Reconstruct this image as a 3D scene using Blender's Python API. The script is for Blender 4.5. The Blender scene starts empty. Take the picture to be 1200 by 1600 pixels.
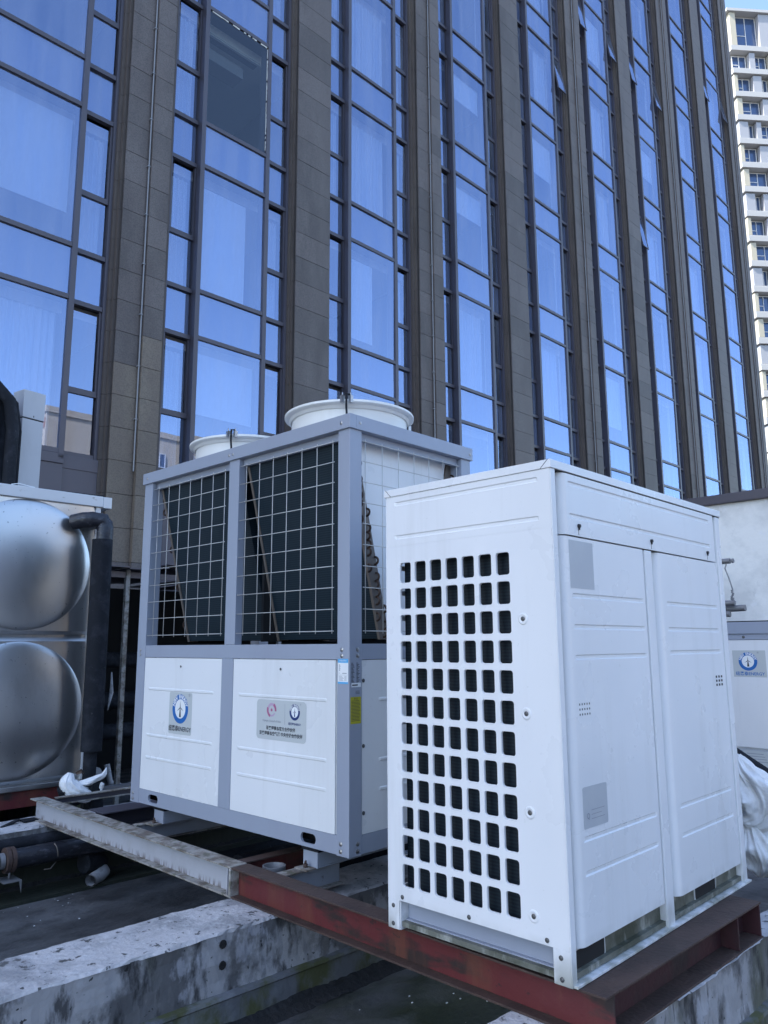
import bpy, bmesh, math, random
from math import radians as rad, sin, cos, pi
from mathutils import Vector, Matrix, noise
S = bpy.context.scene
C = S.collection
rnd = random.Random(7)
G = 1.6                      # eye height above the roof deck; z given as G+z is relative to the eye

# ------------------------------------------------------------------ camera
cam = bpy.data.cameras.new('camera'); co = bpy.data.objects.new('camera', cam); C.objects.link(co)
FPX, TILT, ROLL, YAW = 1196.2, rad(9.866), rad(-0.3205), rad(45.525)
cam.sensor_fit = 'VERTICAL'; cam.sensor_height = 36.0; cam.lens = 36.0*FPX/1600.0
cam.clip_start = 0.05; cam.clip_end = 3000
fw = Vector((cos(YAW)*cos(TILT), sin(YAW)*cos(TILT), sin(TILT)))
rt = Vector((sin(YAW), -cos(YAW), 0)); up = rt.cross(fw)
r2 = rt*cos(ROLL) - up*sin(ROLL)*-1.0*-1.0; 
r2 = rt*cos(ROLL) + up*sin(ROLL); u2 = -rt*sin(ROLL) + up*cos(ROLL)
m = Matrix((r2, u2, -fw)).transposed().to_4x4(); m.translation = Vector((0, 0, G))
co.matrix_world = m
S.camera = co

# ------------------------------------------------------------------ world, sun, exposure
SUN_AZ = math.atan2(0.43, -0.90); SUN_EL = rad(48)
w = bpy.data.worlds.new('World'); S.world = w; w.use_nodes = True
nt = w.node_tree; nt.nodes.clear()
sky = nt.nodes.new('ShaderNodeTexSky'); sky.sky_type = 'NISHITA'; sky.sun_disc = False
sky.sun_elevation = SUN_EL; sky.sun_rotation = (pi/2 - SUN_AZ) % (2*pi)
sky.air_density = 1.0; sky.dust_density = 1.0; sky.ozone_density = 1.7
bg = nt.nodes.new('ShaderNodeBackground'); bg.inputs['Strength'].default_value = 0.15
wo = nt.nodes.new('ShaderNodeOutputWorld')
nt.links.new(sky.outputs[0], bg.inputs[0]); nt.links.new(bg.outputs[0], wo.inputs[0])
sl = bpy.data.lights.new('sun', 'SUN'); sl.energy = 4.0; sl.angle = rad(0.53); sl.color = (1, .95, .87)
so = bpy.data.objects.new('sun', sl); C.objects.link(so)
sd = Vector((cos(SUN_AZ)*cos(SUN_EL), sin(SUN_AZ)*cos(SUN_EL), sin(SUN_EL)))
so.rotation_euler = sd.to_track_quat('Z', 'Y').to_euler(); so.location = (0, 0, 80)
S.view_settings.view_transform = 'Standard'; S.view_settings.look = 'None'
S.view_settings.gamma = 1.0; S.view_settings.use_curve_mapping = False
S.view_settings.exposure = 1.74

# ------------------------------------------------------------------ materials
def nd(t, k, **kw):
    n = t.nodes.new(k)
    for a, b in kw.items(): setattr(n, a, b)
    return n
def mat(name, col, rough=.5, metal=0., stains=(), bump=(0, 0), vary=0., spec=.5, coat=0., extra=None):
    """stains: (colour, scale, (sx,sy,sz) stretch, lo, hi, strength, detail)"""
    m = bpy.data.materials.new(name); m.use_nodes = True; t = m.node_tree
    b = t.nodes['Principled BSDF']; L = t.links.new
    b.inputs['Roughness'].default_value = rough; b.inputs['Metallic'].default_value = metal
    b.inputs['Specular IOR Level'].default_value = spec; b.inputs['Coat Weight'].default_value = coat
    rgb = nd(t, 'ShaderNodeRGB'); rgb.outputs[0].default_value = (*col, 1)
    cur = rgb.outputs[0]
    geo = nd(t, 'ShaderNodeNewGeometry')
    if vary:
        oi = nd(t, 'ShaderNodeObjectInfo'); mr = nd(t, 'ShaderNodeMapRange')
        mr.inputs[3].default_value = 1-vary; mr.inputs[4].default_value = 1+vary
        L(oi.outputs['Random'], mr.inputs[0])
        mx = nd(t, 'ShaderNodeVectorMath', operation='SCALE'); L(cur, mx.inputs[0]); L(mr.outputs[0], mx.inputs['Scale']); cur = mx.outputs[0]
    for (c, sc, st, lo, hi, strg, det) in stains:
        mp = nd(t, 'ShaderNodeMapping'); mp.inputs['Scale'].default_value = st
        mp.inputs['Location'].default_value = (rnd.uniform(0, 9), rnd.uniform(0, 9), rnd.uniform(0, 9))
        L(geo.outputs['Position'], mp.inputs[0])
        nz = nd(t, 'ShaderNodeTexNoise'); nz.inputs['Scale'].default_value = sc; nz.inputs['Detail'].default_value = det; nz.inputs['Roughness'].default_value = .62
        L(mp.outputs[0], nz.inputs['Vector'])
        mr = nd(t, 'ShaderNodeMapRange'); mr.inputs[1].default_value = lo; mr.inputs[2].default_value = hi; mr.inputs[4].default_value = strg
        L(nz.outputs['Fac'], mr.inputs[0])
        mx = nd(t, 'ShaderNodeMix', data_type='RGBA'); mx.inputs[7].default_value = (*c, 1)
        L(mr.outputs[0], mx.inputs[0]); L(cur, mx.inputs[6]); cur = mx.outputs[2]
    if extra: cur = extra(t, cur, geo, b)
    L(cur, b.inputs['Base Color'])
    if name in ('white_cabinet_paint', 'white_powder_coat', 'dull_stainless_steel'):
        n1 = nd(t, 'ShaderNodeTexNoise'); n1.inputs['Scale'].default_value = 2.3; n1.inputs['Detail'].default_value = 1; L(geo.outputs['Position'], n1.inputs['Vector'])
        b1 = nd(t, 'ShaderNodeBump'); b1.inputs['Strength'].default_value = 1; b1.inputs['Distance'].default_value = .010; L(n1.outputs['Fac'], b1.inputs['Height'])
        n2 = nd(t, 'ShaderNodeTexNoise'); n2.inputs['Scale'].default_value = 3; n2.inputs['Detail'].default_value = 6; L(geo.outputs['Position'], n2.inputs['Vector'])
        r2_ = nd(t, 'ShaderNodeMapRange'); r2_.inputs[1].default_value = .3; r2_.inputs[2].default_value = .7; r2_.inputs[3].default_value = rough-.10; r2_.inputs[4].default_value = rough+.16; L(n2.outputs['Fac'], r2_.inputs[0]); (name[0] == 'w') and L(r2_.outputs[0], b.inputs['Roughness'])
        L(b1.outputs[0], b.inputs['Normal'])
    elif bump[1]:
        nz = nd(t, 'ShaderNodeTexNoise'); nz.inputs['Scale'].default_value = bump[0]; nz.inputs['Detail'].default_value = 6
        L(geo.outputs['Position'], nz.inputs['Vector'])
        bp = nd(t, 'ShaderNodeBump'); bp.inputs['Strength'].default_value = bump[1]; bp.inputs['Distance'].default_value = .01
        L(nz.outputs['Fac'], bp.inputs['Height']); L(bp.outputs[0], b.inputs['Normal'])
    return m
def zmask(z0, z1, col, sc, st, lo, hi, strg=1.):
    """wear that sits between two heights (rust at the foot of a web, moss at the foot of a panel)"""
    def f(t, cur, geo, b):
        L = t.links.new
        sp = nd(t, 'ShaderNodeSeparateXYZ'); L(geo.outputs['Position'], sp.inputs[0])
        mr = nd(t, 'ShaderNodeMapRange'); mr.inputs[1].default_value = z0; mr.inputs[2].default_value = z1
        mr.inputs[3].default_value = 1; mr.inputs[4].default_value = 0; L(sp.outputs[2], mr.inputs[0])
        mp = nd(t, 'ShaderNodeMapping'); mp.inputs['Scale'].default_value = st; L(geo.outputs['Position'], mp.inputs[0])
        nz = nd(t, 'ShaderNodeTexNoise'); nz.inputs['Scale'].default_value = sc; nz.inputs['Detail'].default_value = 5; L(mp.outputs[0], nz.inputs['Vector'])
        m2 = nd(t, 'ShaderNodeMapRange'); m2.inputs[1].default_value = lo; m2.inputs[2].default_value = hi; L(nz.outputs['Fac'], m2.inputs[0])
        mu = nd(t, 'ShaderNodeMath', operation='MULTIPLY'); L(mr.outputs[0], mu.inputs[0]); L(m2.outputs[0], mu.inputs[1])
        m3 = nd(t, 'ShaderNodeMath', operation='MULTIPLY'); m3.inputs[1].default_value = strg; L(mu.outputs[0], m3.inputs[0])
        mx = nd(t, 'ShaderNodeMix', data_type='RGBA'); mx.inputs[7].default_value = (*col, 1)
        L(m3.outputs[0], mx.inputs[0]); L(cur, mx.inputs[6]); return mx.outputs[2]
    return f
ONE = (1, 1, 1)
M = {}
M['white'] = mat('white_powder_coat', (.78, .79, .80), .34, stains=[((.62, .64, .64), 1.3, (1, 1, .35), .45, .75, .35, 4), ((.42, .41, .38), 9, (1, 1, .08), .56, .85, .24, 4), ((.50, .50, .47), 60, ONE, .70, .74, .25, 2)], bump=(260, .03))
M['white_b'] = mat('white_cabinet_paint', (.78, .79, .81), .3, stains=[((.60, .63, .66), .9, (1, 1, .3), .42, .75, .45, 4), ((.40, .40, .37), 9, (1, 1, .07), .56, .85, .26, 4), ((.50, .52, .50), 60, ONE, .70, .74, .25, 2)], bump=(220, .03),
               extra=zmask(G-1.07, G-.93, (.17, .18, .12), 14, (1, 1, .5), .38, .62, .75))
M['grime'] = mat('grimy_galvanised_base', (.15, .155, .13), .65, stains=[((.045, .05, .03), 7, ONE, .42, .6, .85, 8), ((.55, .56, .52), 12, (1, 1, .4), .55, .7, .6, 5)], bump=(60, .2))
M['frame'] = mat('grey_lavender_frame_paint', (.315, .35, .425), .42, stains=[((.25, .26, .33), 2.2, (1, 1, .3), .45, .75, .4, 5), ((.20, .14, .10), 16, ONE, .74, .82, .5, 5)], bump=(200, .03))
M['fan'] = mat('white_fan_shroud', (.80, .80, .77), .4, stains=[((.5, .48, .42), 6, (1, 1, .2), .55, .8, .3, 5)])
M['wire'] = mat('coated_wire', (.52, .52, .51), .4)
M['tan'] = mat('tan_coil_plate', (.16, .135, .115), .55)
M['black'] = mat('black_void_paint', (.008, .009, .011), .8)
M['rubber'] = mat('black_foam_insulation', (.012, .014, .019), .8, spec=.25, stains=[((.05, .055, .07), 8, ONE, .5, .75, .6, 5), ((.09, .09, .10), 35, ONE, .66, .72, .4, 3)], bump=(45, .35))
M['tape'] = mat('black_wrap_tape', (.02, .021, .028), .35, stains=[((.10, .10, .12), 18, (1, 1, 3), .55, .7, .7, 4)], bump=(30, .6))
M['screw'] = mat('zinc_screw', (.42, .42, .43), .35, .9)
M['darkscrew'] = mat('weathered_screw', (.12, .12, .12), .5, .6)
M['seam'] = mat('seam_shadow_gasket', (.02, .02, .024), .7)
def fins(t, cur, geo, b):
    L = t.links.new
    wv = nd(t, 'ShaderNodeTexWave', bands_direction='Z'); wv.inputs['Scale'].default_value = 26; wv.inputs['Distortion'].default_value = .8; wv.inputs['Detail'].default_value = 2
    L(geo.outputs['Position'], wv.inputs['Vector'])
    mr = nd(t, 'ShaderNodeMapRange'); mr.inputs[3].default_value = 0; mr.inputs[4].default_value = .3; L(wv.outputs['Fac'], mr.inputs[0])
    mx = nd(t, 'ShaderNodeMix', data_type='RGBA'); mx.inputs[7].default_value = (.035, .06, .075, 1)
    L(mr.outputs[0], mx.inputs[0]); L(cur, mx.inputs[6]); return mx.outputs[2]
M['coil'] = mat('blue_black_coil_fins', (.006, .015, .024), .5, .0, spec=.3, extra=fins, stains=[((.02, .03, .04), 5, (1, 1, .2), .6, .8, .5, 5)])
M['coilB'] = mat('dark_coil_fins', (.010, .015, .022), .5, .0, spec=.3, extra=fins, stains=[((.06, .08, .10), 22, (1, 1, .15), .62, .74, .6, 5)])
M['copper'] = mat('dull_copper_bends', (.07, .045, .035), .5, .5)
def steel_extra(t, cur, geo, b):
    L = t.links.new
    mp = nd(t, 'ShaderNodeMapping'); mp.inputs['Scale'].default_value = (40, 40, 1.5); L(geo.outputs['Position'], mp.inputs[0])
    nz = nd(t, 'ShaderNodeTexNoise'); nz.inputs['Scale'].default_value = 3; nz.inputs['Detail'].default_value = 4; L(mp.outputs[0], nz.inputs['Vector'])
    mr = nd(t, 'ShaderNodeMapRange'); mr.inputs[3].default_value = .25; mr.inputs[4].default_value = .37; L(nz.outputs['Fac'], mr.inputs[0]); L(mr.outputs[0], b.inputs['Roughness'])
    return cur
M['stainless'] = mat('dull_stainless_steel', (.60, .60, .60), .35, .97, extra=steel_extra, stains=[((.30, .29, .27), 3, (1, 1, .5), .52, .75, .5, 6), ((.14, .14, .14), 40, ONE, .69, .73, .6, 2)])
M['trim'] = mat('scuffed_white_trim', (.62, .63, .65), .45, .3, stains=[((.25, .23, .21), 22, (.4, 1, 1), .62, .7, .7, 5)])
M['red'] = mat('red_oxide_steel', (.120, .022, .024), .5, stains=[((.030, .022, .020), 3.2, (.6, .6, 2.0), .53, .60, .95, 10), ((.15, .05, .032), 5, (1, 1, .22), .5, .64, .7, 7), ((.03, .02, .02), 16, (1, 1, 1.5), .62, .68, .8, 6)], bump=(30, .25))
M['red_shaded'] = mat('dark_oxide_web', (.045, .012, .016), .6, stains=[((.02, .016, .016), 5, ONE, .45, .62, .8, 8)], bump=(30, .3))  # red oxide darkened to paint in the shade under the flange
M['redtop'] = mat('rusty_flange', (.070, .042, .034), .7, stains=[((.04, .026, .022), 6, ONE, .45, .62, .7, 7), ((.17, .13, .10), 11, ONE, .6, .75, .5, 6)], bump=(55, .4))
M['whitesteel'] = mat('rust_bitten_white_steel', (.42, .43, .47), .55, stains=[((.30, .29, .30), 5, (1, 1, .4), .5, .75, .5, 7), ((.10, .05, .03), 18, (1, 1, .5), .66, .71, .9, 7)], bump=(40, .3),
                      extra=zmask(G-1.205, G-1.160, (.07, .035, .022), 38, (1, 1, .16), .50, .56, 1.))
M['whitetop'] = mat('flaking_white_flange', (.34, .32, .29), .75, stains=[((.12, .09, .07), 9, ONE, .45, .58, .85, 8), ((.10, .10, .06), 22, ONE, .55, .62, .7, 6)], bump=(70, .5))
M['concrete'] = mat('peeling_whitewashed_concrete', (.17, .165, .165), .88, stains=[((.080, .080, .085), 2.0, (1, 1, .7), .42, .62, .9, 12), ((.36, .355, .365), 3.1, (1, 1, .7), .50, .57, .85, 12), ((.40, .40, .43), 7, (1, 1, .6), .57, .62, .6, 10), ((.07, .075, .03), 2.4, (1, 1, .35), .56, .66, .6, 10), ((.022, .022, .024), 9, (1, 1, .35), .55, .63, .85, 12), ((.015, .015, .015), 26, ONE, .66, .69, .9, 3)], bump=(14, 1.))
M['concretetop'] = mat('pitted_pale_concrete', (.52, .505, .51), .9, stains=[((.27, .27, .28), 5, ONE, .45, .60, .8, 10), ((.07, .07, .07), 24, ONE, .61, .65, .95, 4), ((.07, .07, .07), 9, ONE, .66, .70, .85, 6), ((.62, .62, .63), 14, ONE, .56, .64, .5, 6)], bump=(40, .9))
M['mossy'] = mat('green_stained_concrete', (.12, .125, .135), .8, stains=[((.070, .075, .022), 4, (1, 1, .5), .47, .56, .9, 9), ((.22, .23, .25), 3, ONE, .55, .64, .6, 8), ((.03, .03, .03), 8, (1, 1, .6), .60, .68, .8, 8)], bump=(20, .7))
M['dampgreen'] = mat('damp_green_black_screed', (.022, .026, .018), .6, stains=[((.04, .045, .035), 6, ONE, .5, .7, .6, 8)], bump=(30, .6))
M['tar'] = mat('black_bitumen', (.012, .012, .013), .8, bump=(40, 1.))
def deckx(t, cur, geo, b):
    L = t.links.new
    # a green algae pool in the channel in front of the red beam, and damp, darker floor
    vm = nd(t, 'ShaderNodeVectorMath', operation='DISTANCE'); vm.inputs[1].default_value = (2.95, 2.15, 0)
    L(geo.outputs['Position'], vm.inputs[0])
    nz = nd(t, 'ShaderNodeTexNoise'); nz.inputs['Scale'].default_value = 3.; nz.inputs['Detail'].default_value = 7; L(geo.outputs['Position'], nz.inputs['Vector'])
    ad = nd(t, 'ShaderNodeMath', operation='MULTIPLY_ADD'); ad.inputs[1].default_value = 1.3; L(nz.outputs['Fac'], ad.inputs[0]); L(vm.outputs['Value'], ad.inputs[2])
    mr = nd(t, 'ShaderNodeMapRange'); mr.inputs[1].default_value = 1.05; mr.inputs[2].default_value = 1.55; mr.inputs[3].default_value = .85; mr.inputs[4].default_value = 0; L(ad.outputs[0], mr.inputs[0])
    mx = nd(t, 'ShaderNodeMix', data_type='RGBA'); mx.inputs[7].default_value = (.032, .040, .014, 1)
    L(mr.outputs[0], mx.inputs[0]); L(cur, mx.inputs[6])
    m2 = nd(t, 'ShaderNodeMapRange'); m2.inputs[1].default_value = .42; m2.inputs[2].default_value = .62; m2.inputs[3].default_value = .38; m2.inputs[4].default_value = .85
    L(nz.outputs['Fac'], m2.inputs[0]); L(m2.outputs[0], b.inputs['Roughness'])
    return mx.outputs[2]
M['deck'] = mat('damp_dark_roof_screed', (.066, .067, .070), .7, extra=deckx, stains=[((.135, .137, .142), 1.3, (1, 2.2, 1), .45, .68, .8, 9), ((.025, .026, .028), 5, (1, 1.6, 1), .50, .66, .7, 9), ((.16, .16, .165), 34, (1, 2, 1), .66, .72, .35, 3)], bump=(26, .6))
M['ground'] = mat('city_ground', (.10, .10, .10), .9)
M['stone'] = mat('brown_black_granite', (.128, .105, .096), .62, vary=.24, stains=[((.18, .155, .142), 1.6, (1, 1, .35), .46, .70, .6, 7), ((.07, .058, .052), 2.3, (1, 1, .22), .54, .72, .6, 6), ((.055, .05, .05), 60, ONE, .45, .6, .5, 3), ((.20, .19, .18), 90, ONE, .62, .7, .45, 2)], bump=(120, .2))
M['stonetan'] = mat('weathered_tan_granite', (.165, .130, .100), .6, vary=.10, stains=[((.23, .19, .14), 1.6, (1, 1, .4), .46, .66, .55, 5), ((.07, .06, .055), 50, ONE, .45, .6, .45, 3)], bump=(120, .2))  # tan granite for the lower courses of one pier
M['flank'] = mat('brown_granite_reveal', (.100, .080, .070), .7, stains=[((.13, .11, .09), 1.5, (1, 1, .25), .5, .7, .6, 6), ((.04, .034, .03), 6, (1, 1, .15), .5, .66, .5, 6)])
M['mortar'] = mat('dark_joint', (.03, .028, .028), .9)
M['mull'] = mat('plum_grey_aluminium', (.085, .078, .096), .42, .1, stains=[((.13, .12, .14), 1.2, (1, 1, .3), .5, .75, .4, 4)])
M['mullside'] = M['mull']
M['room'] = mat('room_wall', (.20, .19, .18), .9)
M['ceil'] = mat('room_ceiling', (.55, .53, .49), .9)
M['slab'] = mat('spandrel_backing', (.15, .17, .24), .8, stains=[((.15, .17, .24), 1.8, (1, 1, .5), .45, .7, .7, 4)])
M['curtain'] = mat('pale_sheer_curtain', (.66, .67, .68), .9)
M['blind'] = mat('pale_roller_blind', (.74, .76, .76), .85)
M['galv'] = mat('galvanised_pipe', (.25, .25, .26), .5, .4)
M['seal'] = mat('white_sealant', (.7, .7, .68), .7)
def glass(name, tint, r0, tr, wav=.05, rough=.0, dirt=0.):
    m = bpy.data.materials.new(name); m.use_nodes = True; t = m.node_tree; t.nodes.clear(); L = t.links.new
    out = nd(t, 'ShaderNodeOutputMaterial'); mx = nd(t, 'ShaderNodeMixShader')
    gl = nd(t, 'ShaderNodeBsdfGlossy'); gl.inputs['Color'].default_value = (*tint, 1); gl.inputs['Roughness'].default_value = rough
    tp = nd(t, 'ShaderNodeBsdfTransparent'); tp.inputs['Color'].default_value = (*tr, 1)
    fr = nd(t, 'ShaderNodeFresnel'); fr.inputs['IOR'].default_value = 1.5
    mr = nd(t, 'ShaderNodeMapRange'); mr.inputs[3].default_value = r0; mr.inputs[4].default_value = 1.0
    g0 = nd(t, 'ShaderNodeNewGeometry'); iv = nd(t, 'ShaderNodeMath', operation='SUBTRACT'); iv.inputs[0].default_value = 1; L(g0.outputs['Backfacing'], iv.inputs[1])
    ff = nd(t, 'ShaderNodeMath', operation='MULTIPLY')
    L(fr.outputs[0], mr.inputs[0]); L(mr.outputs[0], ff.inputs[0]); L(iv.outputs[0], ff.inputs[1]); L(ff.outputs[0], mx.inputs[0]); L(tp.outputs[0], mx.inputs[1]); L(gl.outputs[0], mx.inputs[2])
    geo = nd(t, 'ShaderNodeNewGeometry'); oi = nd(t, 'ShaderNodeObjectInfo')
    ad = nd(t, 'ShaderNodeVectorMath', operation='MULTIPLY_ADD'); ad.inputs[1].default_value = (1, 1, .7)
    L(geo.outputs['Position'], ad.inputs[0])
    cb = nd(t, 'ShaderNodeCombineXYZ'); ml = nd(t, 'ShaderNodeMath', operation='MULTIPLY'); ml.inputs[1].default_value = 37; L(oi.outputs['Random'], ml.inputs[0]); L(ml.outputs[0], cb.inputs[1]); L(cb.outputs[0], ad.inputs[2])
    nz = nd(t, 'ShaderNodeTexNoise'); nz.inputs['Scale'].default_value = .9; nz.inputs['Detail'].default_value = 1.5; L(ad.outputs[0], nz.inputs['Vector'])
    bp = nd(t, 'ShaderNodeBump'); bp.inputs['Strength'].default_value = 1; bp.inputs['Distance'].default_value = wav; L(nz.outputs['Fac'], bp.inputs['Height']); L(bp.outputs[0], gl.inputs['Normal'])
    if dirt:
        df = nd(t, 'ShaderNodeBsdfDiffuse'); df.inputs['Color'].default_value = (.50, .53, .60, 1)
        mp = nd(t, 'ShaderNodeMapping'); mp.inputs['Scale'].default_value = (4, 4, .8); L(ad.outputs[0], mp.inputs[0])
        n2 = nd(t, 'ShaderNodeTexNoise'); n2.inputs['Scale'].default_value = 1.1; n2.inputs['Detail'].default_value = 5; L(mp.outputs[0], n2.inputs['Vector'])
        m2 = nd(t, 'ShaderNodeMapRange'); m2.inputs[1].default_value = .35; m2.inputs[2].default_value = .75; m2.inputs[3].default_value = dirt*.3; m2.inputs[4].default_value = dirt*3.2; L(n2.outputs['Fac'], m2.inputs[0])
        mz = nd(t, 'ShaderNodeMixShader'); L(m2.outputs[0], mz.inputs[0]); L(mx.outputs[0], mz.inputs[1]); L(df.outputs[0], mz.inputs[2]); mx = mz
    L(mx.outputs[0], out.inputs[0]); return m
M['glass'] = glass('blue_coated_glass', (.53, .65, .97), .34, (.80, .85, .93), .0010, dirt=.045)
M['glassdark'] = glass('uncoated_replacement_glass', (.8, .85, .95), .05, (.80, .85, .88), .001)
M['sticker'] = mat('silver_grey_sticker', (.52, .55, .55), .45)
M['stickerdim'] = mat('faded_grey_film', (.42, .45, .49), .35, stains=[((.50, .53, .55), 8, ONE, .45, .7, .5, 4)])
M['blue'] = mat('logo_blue', (.012, .13, .42), .5)
M['navy'] = mat('logo_navy', (.012, .035, .16), .5)
M['ink'] = mat('dark_ink', (.03, .035, .045), .5)
M['greyink'] = mat('grey_ink', (.22, .24, .30), .5)
M['pink'] = mat('logo_pink', (.42, .13, .24), .5)
M['mauve'] = mat('logo_mauve', (.50, .36, .50), .5)
M['white_print'] = mat('white_print', (.82, .84, .85), .5)
M['skyprint'] = mat('sky_blue_print', (.10, .42, .75), .5)
M['yellow'] = mat('yellow_warning_print', (.46, .42, .02), .5)
M['cloth'] = mat('soiled_white_cloth', (.82, .82, .82), .6, stains=[((.50, .49, .47), 9, ONE, .55, .74, .5, 5)], bump=(30, .9))
M['cream'] = mat('cream_panel', (.42, .39, .31), .6)
M['bandwhite'] = mat('off_white_band', (.40, .40, .40), .6)
M['greypanel'] = mat('pale_grey_panel', (.32, .33, .36), .5)
M['ductpaint'] = mat('duct_grey', (.46, .47, .50), .45, stains=[((.36, .37, .39), 3, (1, 1, .3), .5, .7, .5, 5)])
M['towerglass'] = mat('tower_glass', (.06, .10, .20), .08, .3, spec=.9)
M['paleframe'] = mat('pale_window_frame', (.7, .7, .7), .5)
M['beige'] = mat('beige_render', (.52, .42, .30), .8, stains=[((.40, .31, .22), 1.2, (1, 1, .3), .5, .7, .5, 4)])
M['brick'] = mat('red_brown_brick', (.32, .14, .08), .85)
M['wallpaint'] = mat('stained_white_render', (.85, .84, .81), .85, stains=[((.60, .60, .585), 1.6, ONE, .45, .63, .75, 9), ((.34, .34, .35), 4, (1, 1, .5), .60, .74, .5, 8), ((.82, .82, .82), 7, ONE, .6, .64, .6, 6)], bump=(14, .35))
M['pvc'] = mat('grey_pvc', (.42, .42, .43), .5, stains=[((.12, .11, .10), 12, ONE, .5, .65, .7, 5)])

# ------------------------------------------------------------------ mesh helpers
class MB:
    def __init__(s): s.v = []; s.f = []; s.sm = []
    def quad(s, *p):
        n = len(s.v); s.v += [tuple(q) for q in p]; s.f.append(tuple(range(n, n+len(p)))); s.sm.append(False)
    def box(s, a, b, mt=None):
        x0, y0, z0 = a; x1, y1, z1 = b; n = len(s.v)
        P = [(x0,y0,z0),(x1,y0,z0),(x1,y1,z0),(x0,y1,z0),(x0,y0,z1),(x1,y0,z1),(x1,y1,z1),(x0,y1,z1)]
        if mt is not None: P = [tuple(mt @ Vector(p)) for p in P]
        s.v += P
        for q in ((0,3,2,1),(4,5,6,7),(0,1,5,4),(1,2,6,5),(2,3,7,6),(3,0,4,7)): s.f.append(tuple(n+i for i in q)); s.sm.append(False)
        return s
    def bar(s, p, q, w, h=None):
        p = Vector(p); q = Vector(q); d = q-p; h = h or w
        mt = d.to_track_quat('X', 'Z').to_matrix().to_4x4(); mt.translation = p
        return s.box((0, -w/2, -h/2), (d.length, w/2, h/2), mt)
    def prism(s, pts, a, b, axis=2):
        """closed outline pts (2D) extruded between a and b along axis; other two axes in cyclic-free order"""
        n = len(pts); k = len(s.v)
        def mk(p, t):
            if axis == 2: return (p[0], p[1], t)
            if axis == 1: return (p[0], t, p[1])
            return (t, p[0], p[1])
        s.v += [mk(p, a) for p in pts] + [mk(p, b) for p in pts]
        s.f.append(tuple(k+i for i in range(n))[::-1]); s.f.append(tuple(k+n+i for i in range(n))); s.sm += [False]*2
        for i in range(n): s.f.append((k+i, k+(i+1) % n, k+n+(i+1) % n, k+n+i)); s.sm.append(False)
        return s
    def tube(s, path, r, seg=12, cap=True, smooth=True, fold=None):
        path = [Vector(p) for p in path]; rs = r if isinstance(r, (list, tuple)) else [r]*len(path)
        k = len(s.v); N = None
        for i, p in enumerate(path):
            d = (path[min(i+1, len(path)-1)] - path[max(i-1, 0)]).normalized()
            if N is None: N = d.cross(Vector((0, 0, 1)));  N = N if N.length > .05 else Vector((1, 0, 0))
            N = (N - d*N.dot(d)).normalized(); B = d.cross(N)
            for j in range(seg):
                a = 2*pi*j/seg; rr = rs[i]*(fold(i/(len(path)-1), a) if fold else 1)
                s.v.append(tuple(p + (N*cos(a) + B*sin(a))*rr))
        for i in range(len(path)-1):
            for j in range(seg):
                s.f.append((k+i*seg+j, k+i*seg+(j+1) % seg, k+(i+1)*seg+(j+1) % seg, k+(i+1)*seg+j)); s.sm.append(smooth)
        if cap:
            s.f.append(tuple(k+j for j in range(seg))[::-1]); s.f.append(tuple(k+(len(path)-1)*seg+j for j in range(seg))); s.sm += [False]*2
        return s
    def lathe(s, prof, c, seg=48, smooth=True):
        k = len(s.v)
        for (r, z) in prof:
            for j in range(seg):
                a = 2*pi*j/seg; s.v.append((c[0]+r*cos(a), c[1]+r*sin(a), c[2]+z))
        for i in range(len(prof)-1):
            for j in range(seg):
                s.f.append((k+i*seg+j, k+i*seg+(j+1) % seg, k+(i+1)*seg+(j+1) % seg, k+(i+1)*seg+j)); s.sm.append(smooth)
        return s
    def mesh(s, name, bevel=0, angle=40, fixn=True):
        me = bpy.data.meshes.new(name); me.from_pydata(s.v, [], s.f)
        for p, q in zip(me.polygons, s.sm): p.use_smooth = q
        if bevel or fixn:
            b = bmesh.new(); b.from_mesh(me)
            if fixn: bmesh.ops.recalc_face_normals(b, faces=b.faces)
            if bevel: bmesh.ops.bevel(b, geom=[e for e in b.edges if e.is_manifold and e.calc_face_angle(0) > .6], offset=bevel, segments=2, affect='EDGES', profile=.6, clamp_overlap=True)
            b.to_mesh(me); b.free()
        if any(s.sm):
            keep = [p.use_smooth for p in me.polygons]
            me.set_sharp_from_angle(angle=rad(angle))
            for p, q in zip(me.polygons, keep): p.use_smooth = q
        me.update(); return me
def link(name, data, mt=None, parent=None, loc=None, mtx=None):
    o = bpy.data.objects.new(name, data); C.objects.link(o)
    if mt is not None and data is not None and not data.materials: data.materials.append(mt)
    if parent: o.parent = parent
    if mtx is not None: o.matrix_local = mtx
    elif loc is not None: o.location = loc
    return o
def part(name, mb, mt, parent=None, bevel=0, kind=None, label=None, loc=None, angle=40, mtx=None, fixn=True):
    o = link(name, mb.mesh(name, bevel, angle, fixn), mt, parent, loc, mtx)
    if kind: o['kind'] = kind
    if label: o['label'] = label
    return o
def tilt(o, a=.0035):
    o.rotation_euler = (rnd.gauss(0, a), 0, rnd.gauss(0, a)); return o
def spl(P, rs, n=8):
    P = [Vector(p) for p in P]; o, q = [], []
    for i in range(len(P)-1):
        a, b, c, d = P[max(i-1, 0)], P[i], P[i+1], P[min(i+2, len(P)-1)]
        for k in range(n):
            t = k/n; o.append(.5*((2*b)+(-a+c)*t+(2*a-5*b+4*c-d)*t*t+(-a+3*b-3*c+d)*t**3)); q.append(rs[i]+(rs[i+1]-rs[i])*(t*t*(3-2*t)))
    o.append(P[-1]); q.append(rs[-1]); return o, q
def tag(o, label, cat, group=None, kind=None):
    o['label'] = label; o['category'] = cat
    if group: o['group'] = group
    return o
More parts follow.
